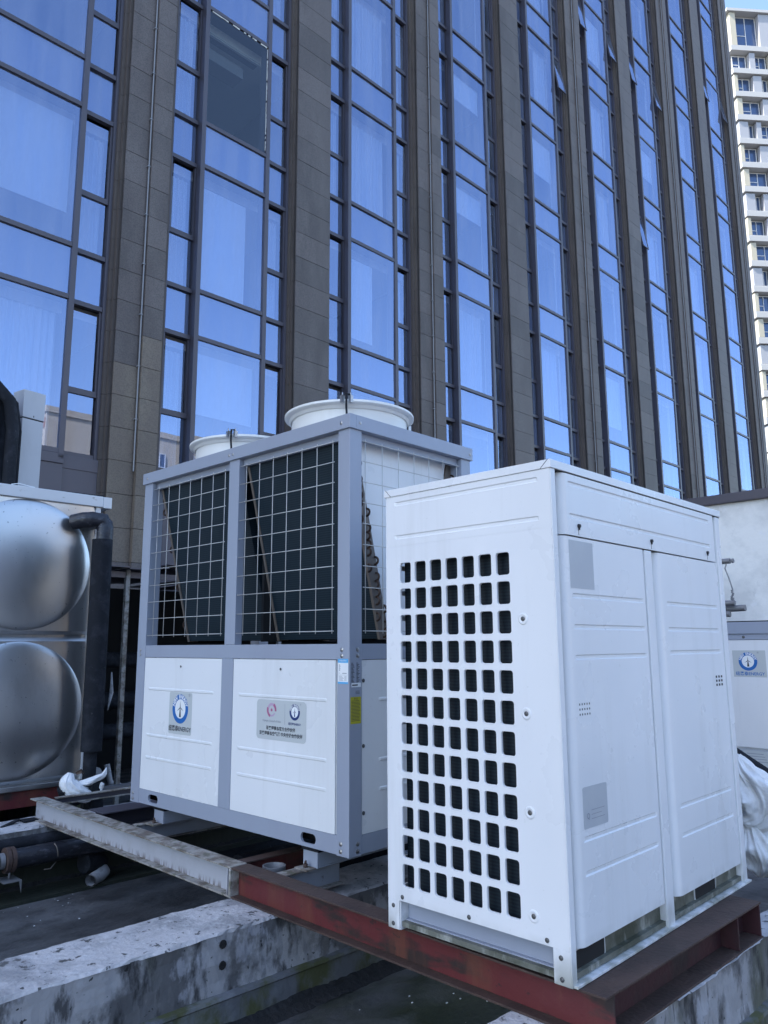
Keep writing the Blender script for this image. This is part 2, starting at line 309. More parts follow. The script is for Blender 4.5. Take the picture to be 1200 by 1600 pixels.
def thing(name, label, cat, loc=(0, 0, 0), yaw=0, group=None):
    o = bpy.data.objects.new(name, None); C.objects.link(o); o.location = loc; o.rotation_euler = (0, 0, yaw)
    o.empty_display_size = .2
    return tag(o, label, cat, group)
def basisL(x, y, z): # plane facing -x : text right = -y, up = z
    m = Matrix(((0, 0, -1, x), (-1, 0, 0, y), (0, 1, 0, z), (0, 0, 0, 1))); return m
def basisR(x, y, z): # plane facing -y
    m = Matrix(((1, 0, 0, x), (0, 0, -1, y), (0, 1, 0, z), (0, 0, 0, 1))); return m
def textmesh(s, size, align='CENTER', bold=0., sx=1.):
    cu = bpy.data.curves.new('lettering', 'FONT'); cu.body = s; cu.size = size; cu.align_x = align; cu.align_y = 'CENTER'
    cu.offset = bold; cu.resolution_u = 2
    o = bpy.data.objects.new('tmp', cu); C.objects.link(o)
    bpy.context.view_layer.update()
    me = bpy.data.meshes.new_from_object(o); bpy.data.objects.remove(o); bpy.data.curves.remove(cu)
    if sx != 1.:
        for v in me.vertices: v.co.x *= sx
    me.materials.clear(); return me
def ttext(s, size, mt, parent, x, y, z=.0012, align='CENTER', bold=0., sx=1., rot=0):
    me = textmesh(s, size, align, bold, sx); o = link('lettering', me, mt, parent)
    o.matrix_local = Matrix.Translation((x, y, z)) @ Matrix.Rotation(rot, 4, 'Z'); return o
def rrect(w, h, r, n=5):
    pts = []
    for cx, cy, a0 in ((w/2-r, h/2-r, 0), (-w/2+r, h/2-r, pi/2), (-w/2+r, -h/2+r, pi), (w/2-r, -h/2+r, 1.5*pi)):
        for i in range(n+1): a = a0 + pi/2*i/n; pts.append((cx+r*cos(a), cy+r*sin(a)))
    return pts
def ring(mb, r0, r1, z, a0=0, a1=2*pi, seg=40, cx=0, cy=0, ex=1.):
    for i in range(seg):
        a = a0+(a1-a0)*i/seg; b = a0+(a1-a0)*(i+1)/seg
        mb.quad((cx+r0*cos(a)*ex, cy+r0*sin(a), z), (cx+r1*cos(a)*ex, cy+r1*sin(a), z), (cx+r1*cos(b)*ex, cy+r1*sin(b), z), (cx+r0*cos(b)*ex, cy+r0*sin(b), z))
def energy_logo(st, cx, cy, R, mt, word=True):
    mb = MB(); ring(mb, R*.66, R, .0008, cx=cx, cy=cy); part('logo_ring', mb, mt, st, fixn=False)
    mb = MB(); ring(mb, 0.001, R*.66, .0006, cx=cx, cy=cy); part('logo_disc', mb, M['white_print'], st, fixn=False)
    tx = 'NEW ENERGY'
    for i, ch in enumerate(tx):
        if ch == ' ': continue
        a = rad(168) - rad(156)*(i+.5)/len(tx)
        ttext(ch, R*.36, M['white_print'], st, cx+R*.83*cos(a), cy+R*.83*sin(a), .0014, bold=R*.012, rot=a-pi/2)
    mb = MB()
    z = .0012
    def tri(a, b, c): mb.quad((*a, z), (*b, z), (*c, z))
    hx, hy = cx, cy+R*.08
    for an in (90, 212, -28):
        a = rad(an); d = Vector((cos(a), sin(a))); n = Vector((-d.y, d.x))*R*.045
        p = Vector((hx, hy)); tri(p+n, p-n, p+d*R*.46)
    mb.quad((hx-R*.05, hy-R*.10, z), (hx+R*.05, hy-R*.10, z), (hx+R*.12, cy-R*.56, z), (hx-R*.12, cy-R*.56, z))
    part('wind_turbine_mark', mb, mt if mt is M['navy'] else M['ink'], st, fixn=False)
    ttext('®', R*.3, M['greyink'], st, cx+R*1.12, cy+R*.95)
def sticker(parent, mtx, w, h, r, mt=None, name='label_sticker'):
    mb = MB(); mb.prism(rrect(w, h, r), 0, .0003, 2)
    return part(name, mb, mt or M['sticker'], parent, mtx=mtx)
def panel(mb, u0, u1, z0, z1, grooves, depth, gh, thick, axis, plane, out=-1, roundl=0., sign=1, n_in=.012):
    """sheet-metal face as a height field with pressed grooves. axis 'x': face spans x, normal -y ; axis 'y': face spans y, normal -x"""
    us = {u0, u1}
    for (z, a, b) in grooves: us |= {a, a+n_in, b-n_in, b}
    if roundl:
        for k in range(1, 6): us.add(u0+roundl*k/5)
    us = sorted(us)
    zs = {z0, z1}
    for (z, a, b) in grooves: zs |= {z-gh/2-.004, z-gh/2, z+gh/2, z+gh/2+.004}
    zs = sorted(zs)
    def dep(u, z):
        d = 0
        for (gz, a, b) in grooves:
            if a+n_in*.5 < u < b-n_in*.5 and abs(z-gz) < gh/2+.001: d = depth*sign
        if roundl and u < u0+roundl:
            t = 1-(u-u0)/roundl; d += roundl*.9*(1-math.sqrt(max(0, 1-t*t)))
        return d
    k = len(mb.v); nu = len(us)
    def P(u, z, d):
        return (u, plane+d, z) if axis == 'x' else (plane+d, u, z)
    for z in zs:
        for u in us: mb.v.append(P(u, z, dep(u, z)))
    for i in range(len(zs)-1):
        for j in range(nu-1):
            mb.f.append((k+i*nu+j, k+i*nu+j+1, k+(i+1)*nu+j+1, k+(i+1)*nu+j)); mb.sm.append(bool(roundl) and us[j] < u0+roundl-1e-6)
    bd = [(u0, z0), (u1, z0), (u1, z1), (u0, z1)]
    dl = roundl*.9 if roundl else 0
    for a, b in zip(bd, bd[1:]+bd[:1]):
        mb.quad(P(a[0], a[1], dep(*a)), P(b[0], b[1], dep(*b)), P(b[0], b[1], thick+dl*0), P(a[0], a[1], thick+dl*0))
    mb.quad(*[P(u, z, thick) for u, z in bd])
def screw(mb, p, n, r=.006):
    p = Vector(p); n = Vector(n); mb.tube([p, p+n*.0015, p+n*.004], [r*1.35, r*1.35, r*.5], 10)

SCR = {}
def screws(parent, mt, name, lst):
    for p, n, r in lst:
        k = (tuple(n), r, mt.name)
        if k not in SCR:
            q = MB(); screw(q, (0, 0, 0), n, r); SCR[k] = q.mesh(name); SCR[k].materials.append(mt)
        link(name, SCR[k], None, parent, p)

# ------------------------------------------------------------------ setting: roof deck, ground
mb = MB(); mb.box((-45, -45, -.35), (60, 40, 0)); o = part('roof_deck', mb, M['deck'], kind='structure')
mb = MB(); mb.box((-44.8, -44.8, -14), (59.8, 39.8, -.352)); o = part('podium', mb, M['ground'], kind='structure')
mb = MB(); mb.box((-900, -900, -14.6), (900, 900, -14.004)); o = part('ground', mb, M['ground'], kind='structure')

# ------------------------------------------------------------------ hotel tower
HOT = thing('hotel_tower', 'dark granite and blue glass hotel tower rising behind the machines', 'building', (0, 11, 0), math.atan(.014))
PITCH, C0, FL = 3.567, 7.112, 3.25
SILL = G+2.79
BAYS = list(range(-3, 8)); NF = 18
def ztop(u): # height the camera can see to along the facade
    return G + 9.6 + max(0, u-3)*.72 + 2.6
VIS = [b for b in BAYS if b >= -1]
# shared pane meshes
def pane(w, z0, z1):
    mb = MB(); mb.box((-w/2, 0, z0), (w/2, .012, z1)); return mb.mesh('pane')
P_vis = pane(1.33, 0, 2.33); P_sp = pane(1.33, 0, .77)
NW = .42
P_nt = pane(NW-.05, 0, 1.22); P_ns = pane(NW, 0, .92); P_np = pane(NW, 0, .77)
for me in (P_vis, P_sp, P_nt, P_ns, P_np): me.materials.append(M['glass'])
tb = MB(); tb.box((-.665, .004, -.075), (.665, .10, 0)); T_w = tb.mesh('transom', bevel=.004); T_w.materials.append(M['mull'])
cur = MB()
def curtain_mesh(w, h, folds, amp):
    mb = MB(); n = folds*6
    for i in range(n+1):
        x = -w/2+w*i/n; y = amp*sin(i/6*2*pi)+amp*.5*sin(i*.7)
        mb.v += [(x, y, 0), (x+.004*sin(i*1.3), y*.8, h)]
    for i in range(n): mb.f.append((2*i, 2*i+2, 2*i+3, 2*i+1)); mb.sm.append(True)
    return mb.mesh('curtain', fixn=False)
CU_w = curtain_mesh(1.25, 2.2, 12, .02); CU_h = curtain_mesh(.62, 2.2, 7, .02); CU_n = curtain_mesh(.42, 2.15, 5, .02)
for me in (CU_w, CU_h, CU_n): me.materials.append(M['curtain'])
stuff_frame = MB(); stuff_glass = MB(); stuff_stone = MB()
OPEN = {(4, 3, 1): 0}
opens = {(4, -1, 5), (4, 1, 5), (5, 1, 5), (5, -1, 5), (7, -1, 6), (7, 1, 6), (3, 1, 4), (5, -1, 3), (2, 1, 5)}
for b in BAYS:
    c = C0+b*PITCH
    nvis = int(min(NF, math.ceil((ztop(c+1.2)-SILL)/FL)))+1 if b >= -1 else 0
    # frame of the bay, full height: mullions, outer frames, narrow transoms
    fr = MB(); ztopb = SILL+NF*FL
    for s in (-1, 1):
        fr.box((c+s*.7075-.0425, 0, SILL-.08), (c+s*.7075+.0425, .24, ztopb))
        fr.box((c+s*1.30-.055, .10, SILL-.08), (c+s*1.30+.055, .26, ztopb))
        x0, x1 = sorted((c+s*.752, c+s*1.243))
        for f in range(NF+1):
            zt = SILL+f*FL
            fr.box((x0, .115, zt), (x1, .2, zt+.075))
            if f < NF:
                fr.box((x0, .115, zt+2.40), (x1, .2, zt+2.475))
                zc = zt+1.04
                fr.box((x0, .135, zc-.045), (x1, .2, zc+.045))
                for xx in (x0, x1-.03): fr.box((xx, .140, zc+.046), (xx+.03, .2, zt+2.399))
    part('window_frame', fr, M['mull'], HOT)
    for f in range(NF):
        zt = SILL+f*FL
        vis = f < nvis
        if vis:
            for zz in (zt+.075, zt+2.475):
                link('transom', T_w, None, HOT, (c, 0, zz))
            mt = P_vis; g = tilt(link('wide_pane', P_vis, None, HOT, (c, .035, zt+.075)), .0022)
            if b == 0 and f == 2:
                g.data = P_vis.copy(); g.data.materials.clear(); g.data.materials.append(M['glassdark']); g.data.name = 'replaced_pane'
                g['label'] = 'untinted replacement pane with ragged white sealant'
                sb = MB()
                for k in range(46):
                    z = zt+.1+2.25*k/46
                    if rnd.random() < .75: sb.box((c+.650, .024, z), (c+.650+rnd.uniform(.006, .016), .034, z+.05))
                for k in range(26):
                    x = c-.66+1.3*k/26
                    if rnd.random() < .6: sb.box((x, .024, zt+2.385-rnd.uniform(.004, .018)), (x+.05, .034, zt+2.398))
                    if rnd.random() < .5: sb.box((x, .024, zt+.077), (x+.05, .034, zt+.088))
                part('sealant_bead', sb, M['seal'], g, loc=(-c, -.035, -zt-.075))
            tilt(link('spandrel_pane', P_sp, None, HOT, (c, .035, zt+2.475)), .002)
            for s in (-1, 1):
                cx = c+s*.9975
                if (b, s, f) in opens:
                    sh = MB(); sh.box((-NW/2, -.02, -1.27), (NW/2, .012, -1.235)); sh.box((-NW/2, -.02, -.03), (NW/2, .012, 0))
                    for q in (-NW/2, NW/2-.03): sh.box((q, -.02, -1.234), (q+.03, .012, -.031))
                    o = part('open_sash', sh, M['mull'], HOT, loc=(cx, .11, zt+2.36), label='narrow top hung sash tilted open')
                    o.rotation_euler = (rad(-9), 0, 0)
                    pp = MB(); pp.box((-NW/2+.031, -.008, -1.233), (NW/2-.031, .0, -.032)); part('pane', pp, M['glass'], o)
                else:
                    tilt(link('narrow_pane', P_nt, None, HOT, (cx, .165, zt+1.09)))
                tilt(link('narrow_pane', P_ns, None, HOT, (cx, .165, zt+.075)))
                tilt(link('narrow_pane', P_np, None, HOT, (cx, .165, zt+2.475)))
            # curtains
            q = rnd.random()
            if b == 0 and f == 1:
                bl = MB(); bl.box((-.66, 0, .13), (.38, .01, 2.1)); part('roller_blind', bl, M['blind'], HOT, loc=(c, .22, zt+.05))
            elif b == 0 and f == 2:
                bl = MB(); bl.box((-.70, 0, 1.83), (.45, .35, 2.06)); bl.box((-.70, -.12, 2.20), (.70, .02, 2.27)); part('ceiling_soffit', bl, M['room'], HOT, loc=(c, .55, zt+.05))
                bl = MB(); bl.box((-.9, 0, -.02), (.9, 1.6, .0)); part('ceiling_board', bl, M['ceil'], HOT, loc=(c, .38, zt+2.27))
            elif b == 1 and f == 1:
                bl = MB(); bl.box((-.66, 0, .30), (.16, .01, 2.1)); part('roller_blind', bl, M['blind'], HOT, loc=(c, .22, zt+.05))
            elif q < .16:
                hb = rnd.choice((.7, 1.1, 1.6)); bl = MB(); bl.box((-.63, 0, 2.2-hb), (.63, .01, 2.2)); part('roller_blind', bl, M['blind'], HOT, loc=(c, .24, zt+.05))
            elif q < .50: link('curtain', CU_w, None, HOT, (c, .34, zt+.05))
            elif q < .8: link('curtain', CU_h, None, HOT, (c+rnd.choice((-.42, .40)), .34, zt+.05))
            for s in (-1, 1):
                if rnd.random() < .6: link('curtain', CU_n, None, HOT, (c+s*1.0, .36, zt+.05))
        else:
            stuff_frame.box((c-.664, .004, zt), (c+.664, .1, zt+.075)); stuff_frame.box((c-.664, .004, zt+2.40), (c+.664, .1, zt+2.475))
            stuff_glass.box((c-.664, .035, zt+.076), (c+.664, .047, zt+2.399)); stuff_glass.box((c-.664, .035, zt+2.476), (c+.664, .047, zt+3.249))
            for s in (-1, 1):
                x0, x1 = sorted((c+s*.753, c+s*1.242)); stuff_glass.box((x0, .165, zt+.076), (x1, .177, zt+3.249))
part('upper_transoms', stuff_frame, M['mull'], HOT, kind='stuff'); part('upper_glazing', stuff_glass, M['glass'], HOT, kind='stuff')
# piers
UL, UR = C0-3.5*PITCH, C0+7.5*PITCH
JZ0 = G+6.435-20*.518
nslab = 0
slabs = []
SM = {}
def slabmesh(w, tan=False):
    k = (round(w, 3), tan)
    if k not in SM:
        mb = MB(); mb.box((0, 0, 0), (w, .10 if abs(w-.33) < 1e-6 else .03, .512)); SM[k] = mb.mesh('stone_slab', bevel=.003); SM[k].materials.append(M['stonetan'] if tan else M['stone'])
    return SM[k]
ncour = int((SILL+NF*FL-JZ0)/.518)+1
for i in range(-4, 8):
    u = C0+(i+.5)*PITCH
    P = (i % 2 != 0)                # grooved pier with the conduit
    hp = .40 if P else .433
    zb, ztp = 0, SILL+NF*FL
    core = MB(); 
    if P: core.box((u-hp+.012, -.071, zb), (u+.013, .5, ztp)); core.box((u+.0135, -.076, zb), (u+hp-.06, .5, ztp)); core.box((u+hp-.0595, -.09, zb), (u+hp-.012, .5, ztp))
    else: core.box((u-hp+.012, -.071, zb), (u+hp-.012, .5, ztp))
    pr = part('pier', core, M['mortar'], HOT)
    # stepped reveals in courses
    fl = MB()
    e1, e2 = (.036, .070) if P else (.016, .034)
    nv = ncour
    for k in range(nv):
        z0 = JZ0+k*.518
        if z0+.5 < 0: continue
        z0c = max(z0, 0)
        for s in (-1, 1):
            a, bb = sorted((u+s*(hp-.05), u+s*(hp+e1))); fl.box((a, -.030, z0c), (bb, .30, z0+.512))
            a, bb = sorted((u+s*(hp+e1+.0005), u+s*(hp+e2+.02))); fl.box((a, .040, z0c), (bb, .32, z0+.512))
    part('stepped_reveal', fl, M['flank'], pr, kind='stuff')
    lim = ztop(u) if i >= -1 else -1
    for k in range(ncour):
        z0 = JZ0+k*.518
        if z0 < -.1: continue
        hid = z0 < G+1.0 or z0 > lim or i > 8
        segs = [(u-hp, hp+.014, -.10), (u+.018, .33, -.177)] if P else [(u-hp, 2*hp, -.10)]
        for si, (x, wd, vv) in enumerate(segs):
            tan = (i == -1 and z0 < G+4.1+(.5 if si == 1 else 0) and z0 > 0)
            if hid: stuff_stone.box((x, vv, z0), (x+wd, -.07 if vv > -.15 else -.078, z0+.512))
            else: slabs.append((u, z0, x, wd, tan, pr, vv))
slabs.sort(key=lambda s: (Vector((s[2], 11, s[1]-G)).length))
for n_, (u, z0, x, wd, tan, pr, vv) in enumerate(slabs):
    if n_ < 298: link('stone_slab', slabmesh(wd, tan), None, pr, (x, vv+rnd.uniform(-.0015, .0015), z0))
    else: stuff_stone.box((x, vv, z0), (x+wd, -.07 if vv > -.15 else -.078, z0+.512))
part('far_stone_slabs', stuff_stone, M['stone'], HOT, kind='stuff')
# conduits on the grooved piers
for i in range(-3, 8, 2):
    u = C0+(i+.5)*PITCH-.004; zl = G+2.665 if i == -1 else G+.5
    ztp = min(SILL+NF*FL, ztop(u)+8)
    mb = MB(); mb.tube([(u, -.130, zl), (u, -.130, ztp)], .015, 10); dp = part('conduit', mb, M['galv'], HOT)
    cl = MB(); k = 0; z = G+2.63+.87
    while z < ztp:
        cl.box((u-.03, -.148, z-.012), (u+.018, -.098, z+.012)); z += .87
    part('pipe_clip', cl, M['galv'], dp, kind='stuff')
# base below the sills, floors, rooms, body
bs = MB()
for b in BAYS:
    c = C0+b*PITCH
    for k, (x0, x1) in enumerate(((c-1.35, c-.46), (c-.455, c+.75), (c+.755, c+1.35))):
        q = MB(); q.box((x0, .06 if k != 1 else .02, 0), (x1-.004, .10, SILL-.15)); part('base_panel', q, M['mull'], HOT, bevel=.004)
    q = MB(); q.box((c-1.355, .0, SILL-.149), (c+.753, .24, SILL-.001)); q.box((c+.754, .05, SILL-.20), (c+1.352, .24, SILL-.002)); part('sill', q, M['mull'], HOT, bevel=.006)
rm = MB(); cl = MB(); sp = MB()
for f in range(NF+1):
    zt = SILL+f*FL
    if f < NF:
        for b in BAYS:
            c = C0+b*PITCH
            sp.box((c-.75, .085, zt+2.43), (c+.75, .10, zt+3.30))
            for q_ in (-1, 1):
                x0, x1 = sorted((c+q_*.751, c+q_*1.35)); sp.box((x0, .205, zt+2.43), (x1, .22, zt+3.30))
        cl.box((UL, .37, zt+2.42), (UR, 3.2, zt+2.46))
        cl.box((UL, .371, zt+2.28), (UR, .9, zt+2.419))
    rm.box((UL, .37, zt-.02), (UR, 3.2, zt+.02))
part('spandrel_backing', sp, M['slab'], HOT, kind='stuff'); part('room_ceiling', cl, M['ceil'], HOT, kind='stuff')
rm.box((UL, 3.2, 0), (UR, 3.4, SILL+NF*FL))
for i in range(-4, 8):
    u = C0+(i+.5)*PITCH; rm.box((u-.08, .5, 0), (u+.08, 3.199, SILL+NF*FL))
part('room_walls', rm, M['room'], HOT, kind='stuff')
bd = MB(); bd.box((UL-17, .02, 0), (UL-1.0, 20, SILL+NF*FL+1.4)); bd.box((UL-.999, 3.41, 0), (UR-.4, 20, SILL+NF*FL)); bd.box((UL-.999, -.02, SILL+NF*FL+.01), (UR, 20, SILL+NF*FL+1.4))
part('wall_mass', bd, M['flank'], HOT)
ew = MB(); ew.box((UR-.0, -.06, 0), (UR+.38, 20, SILL+NF*FL+1.4)); part('end_wall', ew, M['flank'], HOT)

# ------------------------------------------------------------------ far apartment tower (right)
D = 88.0; a = rad(-39.5)
le = Vector((.9501, .3118, 0))*D
TW = thing('apartment_tower', 'pale sunlit apartment tower with cream panels and white floor bands beyond the hotel edge', 'building', (le.x, le.y, 0), a)
topz = G+.829*D; fl = 2.98
TWW = 19.0
q = MB(); q.box((.05, .9, 0), (TWW, 14, topz-.6)); part('wall', q, M['greypanel'], TW)
q = MB(); q.box((-.25, -.35, topz-.35), (TWW+.2, 14.3, topz)); part('roof', q, M['bandwhite'], TW)
pats = {1: [('w', .3, 2.0), ('g', 2.1, 2.75), ('w', 2.8, 4.4), ('c', 4.5, 5.1)],
        2: [('c', .0, .42), ('w', .5, 2.2), ('g', 2.3, 3.3), ('w', 3.35, 4.3), ('c', 4.35, 4.9)],
        3: [('c', .1, .72), ('w', 1.0, 3.1), ('g', 3.2, 4.9), ('w', 5, 5.1)],
        4: [('g', .1, 1.15), ('w', 1.2, 2.05), ('g', 2.15, 2.7), ('w', 2.8, 4.6), ('c', 4.65, 5.1)]}
PM = {}
def twp(kind, w, h, par, x, z):
    k = (kind, round(w, 2), round(h, 2))
    if k not in PM:
        mb = MB()
        if kind == 'c': mb.box((0, -.12, 0), (w, .5, h)); mt = M['cream']
        elif kind == 'g': mb.box((0, -.10, 0), (w, .5, h)); mt = M['greypanel']
        elif kind == 'p': mb.box((.06, .60, .06), (w-.06, .62, h-.06)); mt = M['towerglass']
        else:
            mb.box((0, .52, 0), (.06, .62, h)); mb.box((w-.06, .52, 0), (w, .62, h)); mb.box((.061, .53, 0), (w-.061, .62, .06)); mb.box((.061, .53, h-.06), (w-.061, .62, h))
            mb.box((w*.5-.03, .53, .061), (w*.5+.03, .6, h-.061)); mb.box((.061, .545, h*.42), (w*.5-.031, .6, h*.42+.06)); mt = M['paleframe']
        PM[k] = mb.mesh('p'); PM[k].materials.append(mt)
    return link({'c': 'cream_panel', 'g': 'grey_panel', 'w': 'window', 'p': 'pane'}[kind], PM[k], None, par, (x, 0, z))
seq = [2, 3, 4]
z = topz-.35
hgt = 4.35
nfl = int((topz-6)/fl)
n_ = 0
far_band = MB()
for k in range(nfl):
    if k == 0:
        zb = z-4.35; h = 4.3; pat = [('c', .12, .8), ('w', 1.0, 3.6), ('g', 3.65, 4.9), ('w', 4.95, 5.1)]
    else:
        zb = z-fl; h = fl-.92; pat = pats[1] if k == 1 else pats[seq[(k-2) % 3]]
    for rep in range(3):
        for (kd, x0, x1) in pat:
            ob = twp(kd, x1-x0, h-.02, TW, x0+rep*5.2, zb+.0)
            if kd == 'w': twp('p', x1-x0, h-.02, ob, 0, 0)
    bnd = MB(); bnd.box((-.12, -.28, zb-.92+.12), (TWW, .9, zb-.22)); bnd.box((-.06, -.16, zb-.22), (TWW, .9, zb-.05))
    part('floor_band', bnd, M['bandwhite'], TW)
    z = zb - (0.0 if k else 0.0)
    if z < 4: break
    z = zb + (0 if k else 0) - (.0)

# ------------------------------------------------------------------ beige block behind the camera (mirrored in the lowest panes)
BK = thing('beige_apartment_block', 'sunlit beige apartment block mirrored in the lowest hotel panes', 'building', (31.5, -58, 0), 0)
q = MB(); q.box((0, -16, -14), (36, 0, 26.2)); part('wall', q, M['beige'], BK)
q = MB(); q.box((-.15, -16.15, 26.21), (36.15, .15, 26.9)); part('roof', q, M['beige'], BK)
wm = MB(); wm.box((0, -.02, 0), (1.5, .12, 1.7)); wm = wm.mesh('window'); wm.materials.append(M['towerglass'])
wf = MB()
for a_, b_ in (((0, 0, 0), (1.5, .2, .09)), ((0, 0, 1.61), (1.5, .2, 1.7)), ((0, 0, .091), (.09, .2, 1.609)), ((1.41, 0, .091), (1.5, .2, 1.609)), ((.72, 0, .091), (.79, .2, 1.609))): wf.box(a_, b_)
wf = wf.mesh('frame'); wf.materials.append(M['paleframe'])
for f in range(7):
    for x in (4.6, 6.3, 10.2, 11.9, 16, 18.4, 22.5, 25, 29, 31.4):
        o = link('window', wm, None, BK, (x, 0, 22.6-f*3.2)); link('frame', wf, None, o)
    for y in (-4, -9, -13):
        o = link('window', wm, None, BK, (0, y, 22.6-f*3.2)); o.rotation_euler = (0, 0, pi/2); link('frame', wf, None, o)
    q = MB(); q.box((-.06, -15.8, 24.5-f*3.2), (-.003, -.2, 25.6-f*3.2)); part('brick_band', q, M['brick'], BK)

OB = thing('added_sky_blocker', 'long low grey block added behind the viewpoint to cut low sky light', 'building', (-46, -46, 0), 0)  # added unseen block, cuts the low sky light on the door side
q = MB(); q.box((0, -14, -14), (58, 0, 17.5)); part('wall', q, M['slab'], OB)
q = MB(); q.box((-.2, -14.2, 17.51), (58.2, .2, 18.3)); part('roof', q, M['greypanel'], OB)
for f in range(7):
    q = MB(); q.box((1, -.01, 14.6-f*3.3), (57, .06, 16.3-f*3.3)); part('window_band', q, M['towerglass'], OB)

# ------------------------------------------------------------------ rendered wall on the right with its metal coping
WL = thing('boundary_wall', 'stained white rendered wall with dark coping at right', 'wall', (10.0, 0, 0))
q = MB(); q.box((0, -6, 0), (.25, 10.75, G+1.78)); part('wall_face', q, M['wallpaint'], WL)
q = MB(); q.box((-.06, -6, G+1.782), (.33, 10.75, G+1.905)); part('coping', q, M['mull'], WL, bevel=.01)

# ------------------------------------------------------------------ concrete curbs
def curb(label, y0, y1, x0, x1, zt=.395, zl=.15, ledge=.030, face=M['concrete'], low=M['mossy'], end=None):
    t = thing('concrete_curb', label, 'curb', (0, 0, 0), 0, 'concrete curbs under the steel frames')
    n = max(2, int((x1-x0)/.03))
    def strip(name, prof, mt, amp):
        mb = MB()
        for i in range(n+1):
            x = x0+(x1-x0)*i/n
            for j, (y, z) in enumerate(prof):
                v = Vector((x*6, j*3.1+y, z*5)); d = noise.noise(v)*amp + noise.noise(v*4.3)*amp*.9
                mb.v.append((x, y+d, z+noise.noise(v+Vector((9, 2, 4)))*amp*.7))
        m_ = len(prof)
        for i in range(n):
            for j in range(m_-1):
                mb.f.append((i*m_+j, (i+1)*m_+j, (i+1)*m_+j+1, i*m_+j+1)); mb.sm.append(False)
        for i in (0, n): mb.f.append(tuple(i*m_+j for j in range(m_))); mb.sm.append(False)
        return part(name, mb, mt, t)
    strip('top_face', [(y0-.002, zt-.012), (y0+.006, zt), (y0+.1, zt+.002), ((y0+y1)/2, zt), (y1-.1, zt+.001), (y1-.006, zt), (y1+.002, zt-.012)], M['concretetop'], .009)
    strip('front_face', [(y0, zt-.010), (y0+.002, zt-.06), (y0, (zt+zl)/2), (y0+.003, zl+.05), (y0, zl+.002)], face, .005)
    strip('ledge', [(y0+.01, zl+.004), (y0-ledge, zl), (y0-ledge-.004, zl-.012), (y0-ledge+.004, zl-.02)], M['mossy'], .002)
    strip('lower_face', [(y0-ledge+.006, zl-.015), (y0-ledge+.004, zl-.07), (y0-ledge+.006, .035), (y0-ledge, 0)], low, .004)
    strip('tar_seam', [(y0-ledge+.01, .045), (y0-ledge-.012, .02), (y0-ledge-.05, .012), (y0-ledge-.075, .003)], M['tar'], .012)
    if y0 > 3 and y0 < 4:
        for z_ in (.345, .262):
            h_ = MB(); h_.tube([(1.98, y0+.03, z_), (1.98, y0-.0045, z_)], [.015, .018], 10); part('tie_hole', h_, M['tar'], t)
    strip('back_face', [(y1, zt-.01), (y1+.003, .2), (y1, 0)], M['dampgreen'], .004)
    return t
curb('pitted pale concrete curb running across the lower left foreground', 3.015, 3.38, -3.2, 6.6)
curb('short pale concrete curb end under the corner of the red beams', 1.365, 1.715, 2.02, 2.72)
curb('concrete curb running right under the red steel beam', 1.366, 1.445, 2.725, 7.2)
curb('whitewashed concrete curb under the far end of the white steel beam', 5.60, 5.93, -3.2, 6.6, zl=.22, ledge=.02, low=M['dampgreen'])

# ------------------------------------------------------------------ steel frames
def ibeam(mb_t, mb_w, L_, h=.14, b=.10, t=.008, inset=.045):
    """I section along local x, near flange edge at y=0, top at z=0"""
    mb_t.box((0, 0, -t), (L_, b, 0)); mb_w.box((0, b/2-.004, -h+t), (L_, b/2+.004, -t))
ZB = G-1.063
def beam(label, loc, yaw, L_, top, web, b=.10, h=.14, name='steel_beam', stiff=()):
    t = thing(name, label, 'steel beam', loc, yaw, 'steel beams of the machine frame')
    a_, w_ = MB(), MB(); ibeam(a_, w_, L_, h, b)
    for s_ in stiff: w_.box((s_-.004, .004, -h+.0085), (s_+.004, b-.004, -.0085))
    part('top_flange', a_, top, t, bevel=.0015); part('web', w_, web, t, bevel=.0015)
    f_ = MB(); f_.box((0, 0, -h), (L_, b, -h+.008)); part('bottom_flange', f_, top, t, bevel=.0015); return t
# along Y : local x -> world +Y, near edge faces -X.  rotate by +90deg: local x->+Y, local y->-X ; so build from far edge
def ybeam(label, x0, y0, x1, y1, top, web, b=.10, h=.14, stiff=()):
    d = Vector((x0-x1, y0-y1, 0)); L_ = d.length; yaw = math.atan2(d.y, d.x)   # from far to near: local y points to +X
    return beam(label, (x1, y1, ZB), yaw, L_, top, web, b, h, stiff=stiff)
ybeam('rust bitten white painted steel beam running left from the red one', 2.243, 3.372, 2.203, 5.86, M['whitetop'], M['whitesteel'], stiff=(2.46,))
ybeam('red oxide painted steel beam under the grille end of the white cabinet', 2.262, 1.352, 2.243, 3.36, M['redtop'], M['red'])
beam('red steel beam lying under the door side of the white cabinet', (2.345, 1.352, ZB-.001), 0, 1.175, M['redtop'], M['red_shaded'], b=.16, stiff=(1.165, .94))
def xb(label, y, x0=2.352, x1=3.9, mt=None, top=None, b=.06, h=.11, dz=-.004):
    return beam(label, (x0, y, ZB+dz), 0, x1-x0, top or M['whitetop'], mt or M['whitesteel'], b, h)
xb('narrow pale steel cross beam furthest from the red beam', 5.76, b=.05, h=.05, mt=M['mull'])
xb('wide grey steel channel crossing behind the grey framed machine', 5.02, mt=M['mull'], top=M['mull'], b=.20, x1=3.6)
xb('rusty pale cross beam under the far foot of the grey framed machine', 4.55, b=.05, x1=3.6)
xb('brown rusty cross beam beside the joint of white and red beams', 3.40, mt=M['red'], top=M['redtop'], b=.07)
xb('pale stained cross beam under the near foot of the grey framed machine', 3.075, b=.07, x1=2.72)
xb('dark red cross beam hidden under the back of the white cabinet', 2.1, mt=M['red'], top=M['redtop'], b=.08)
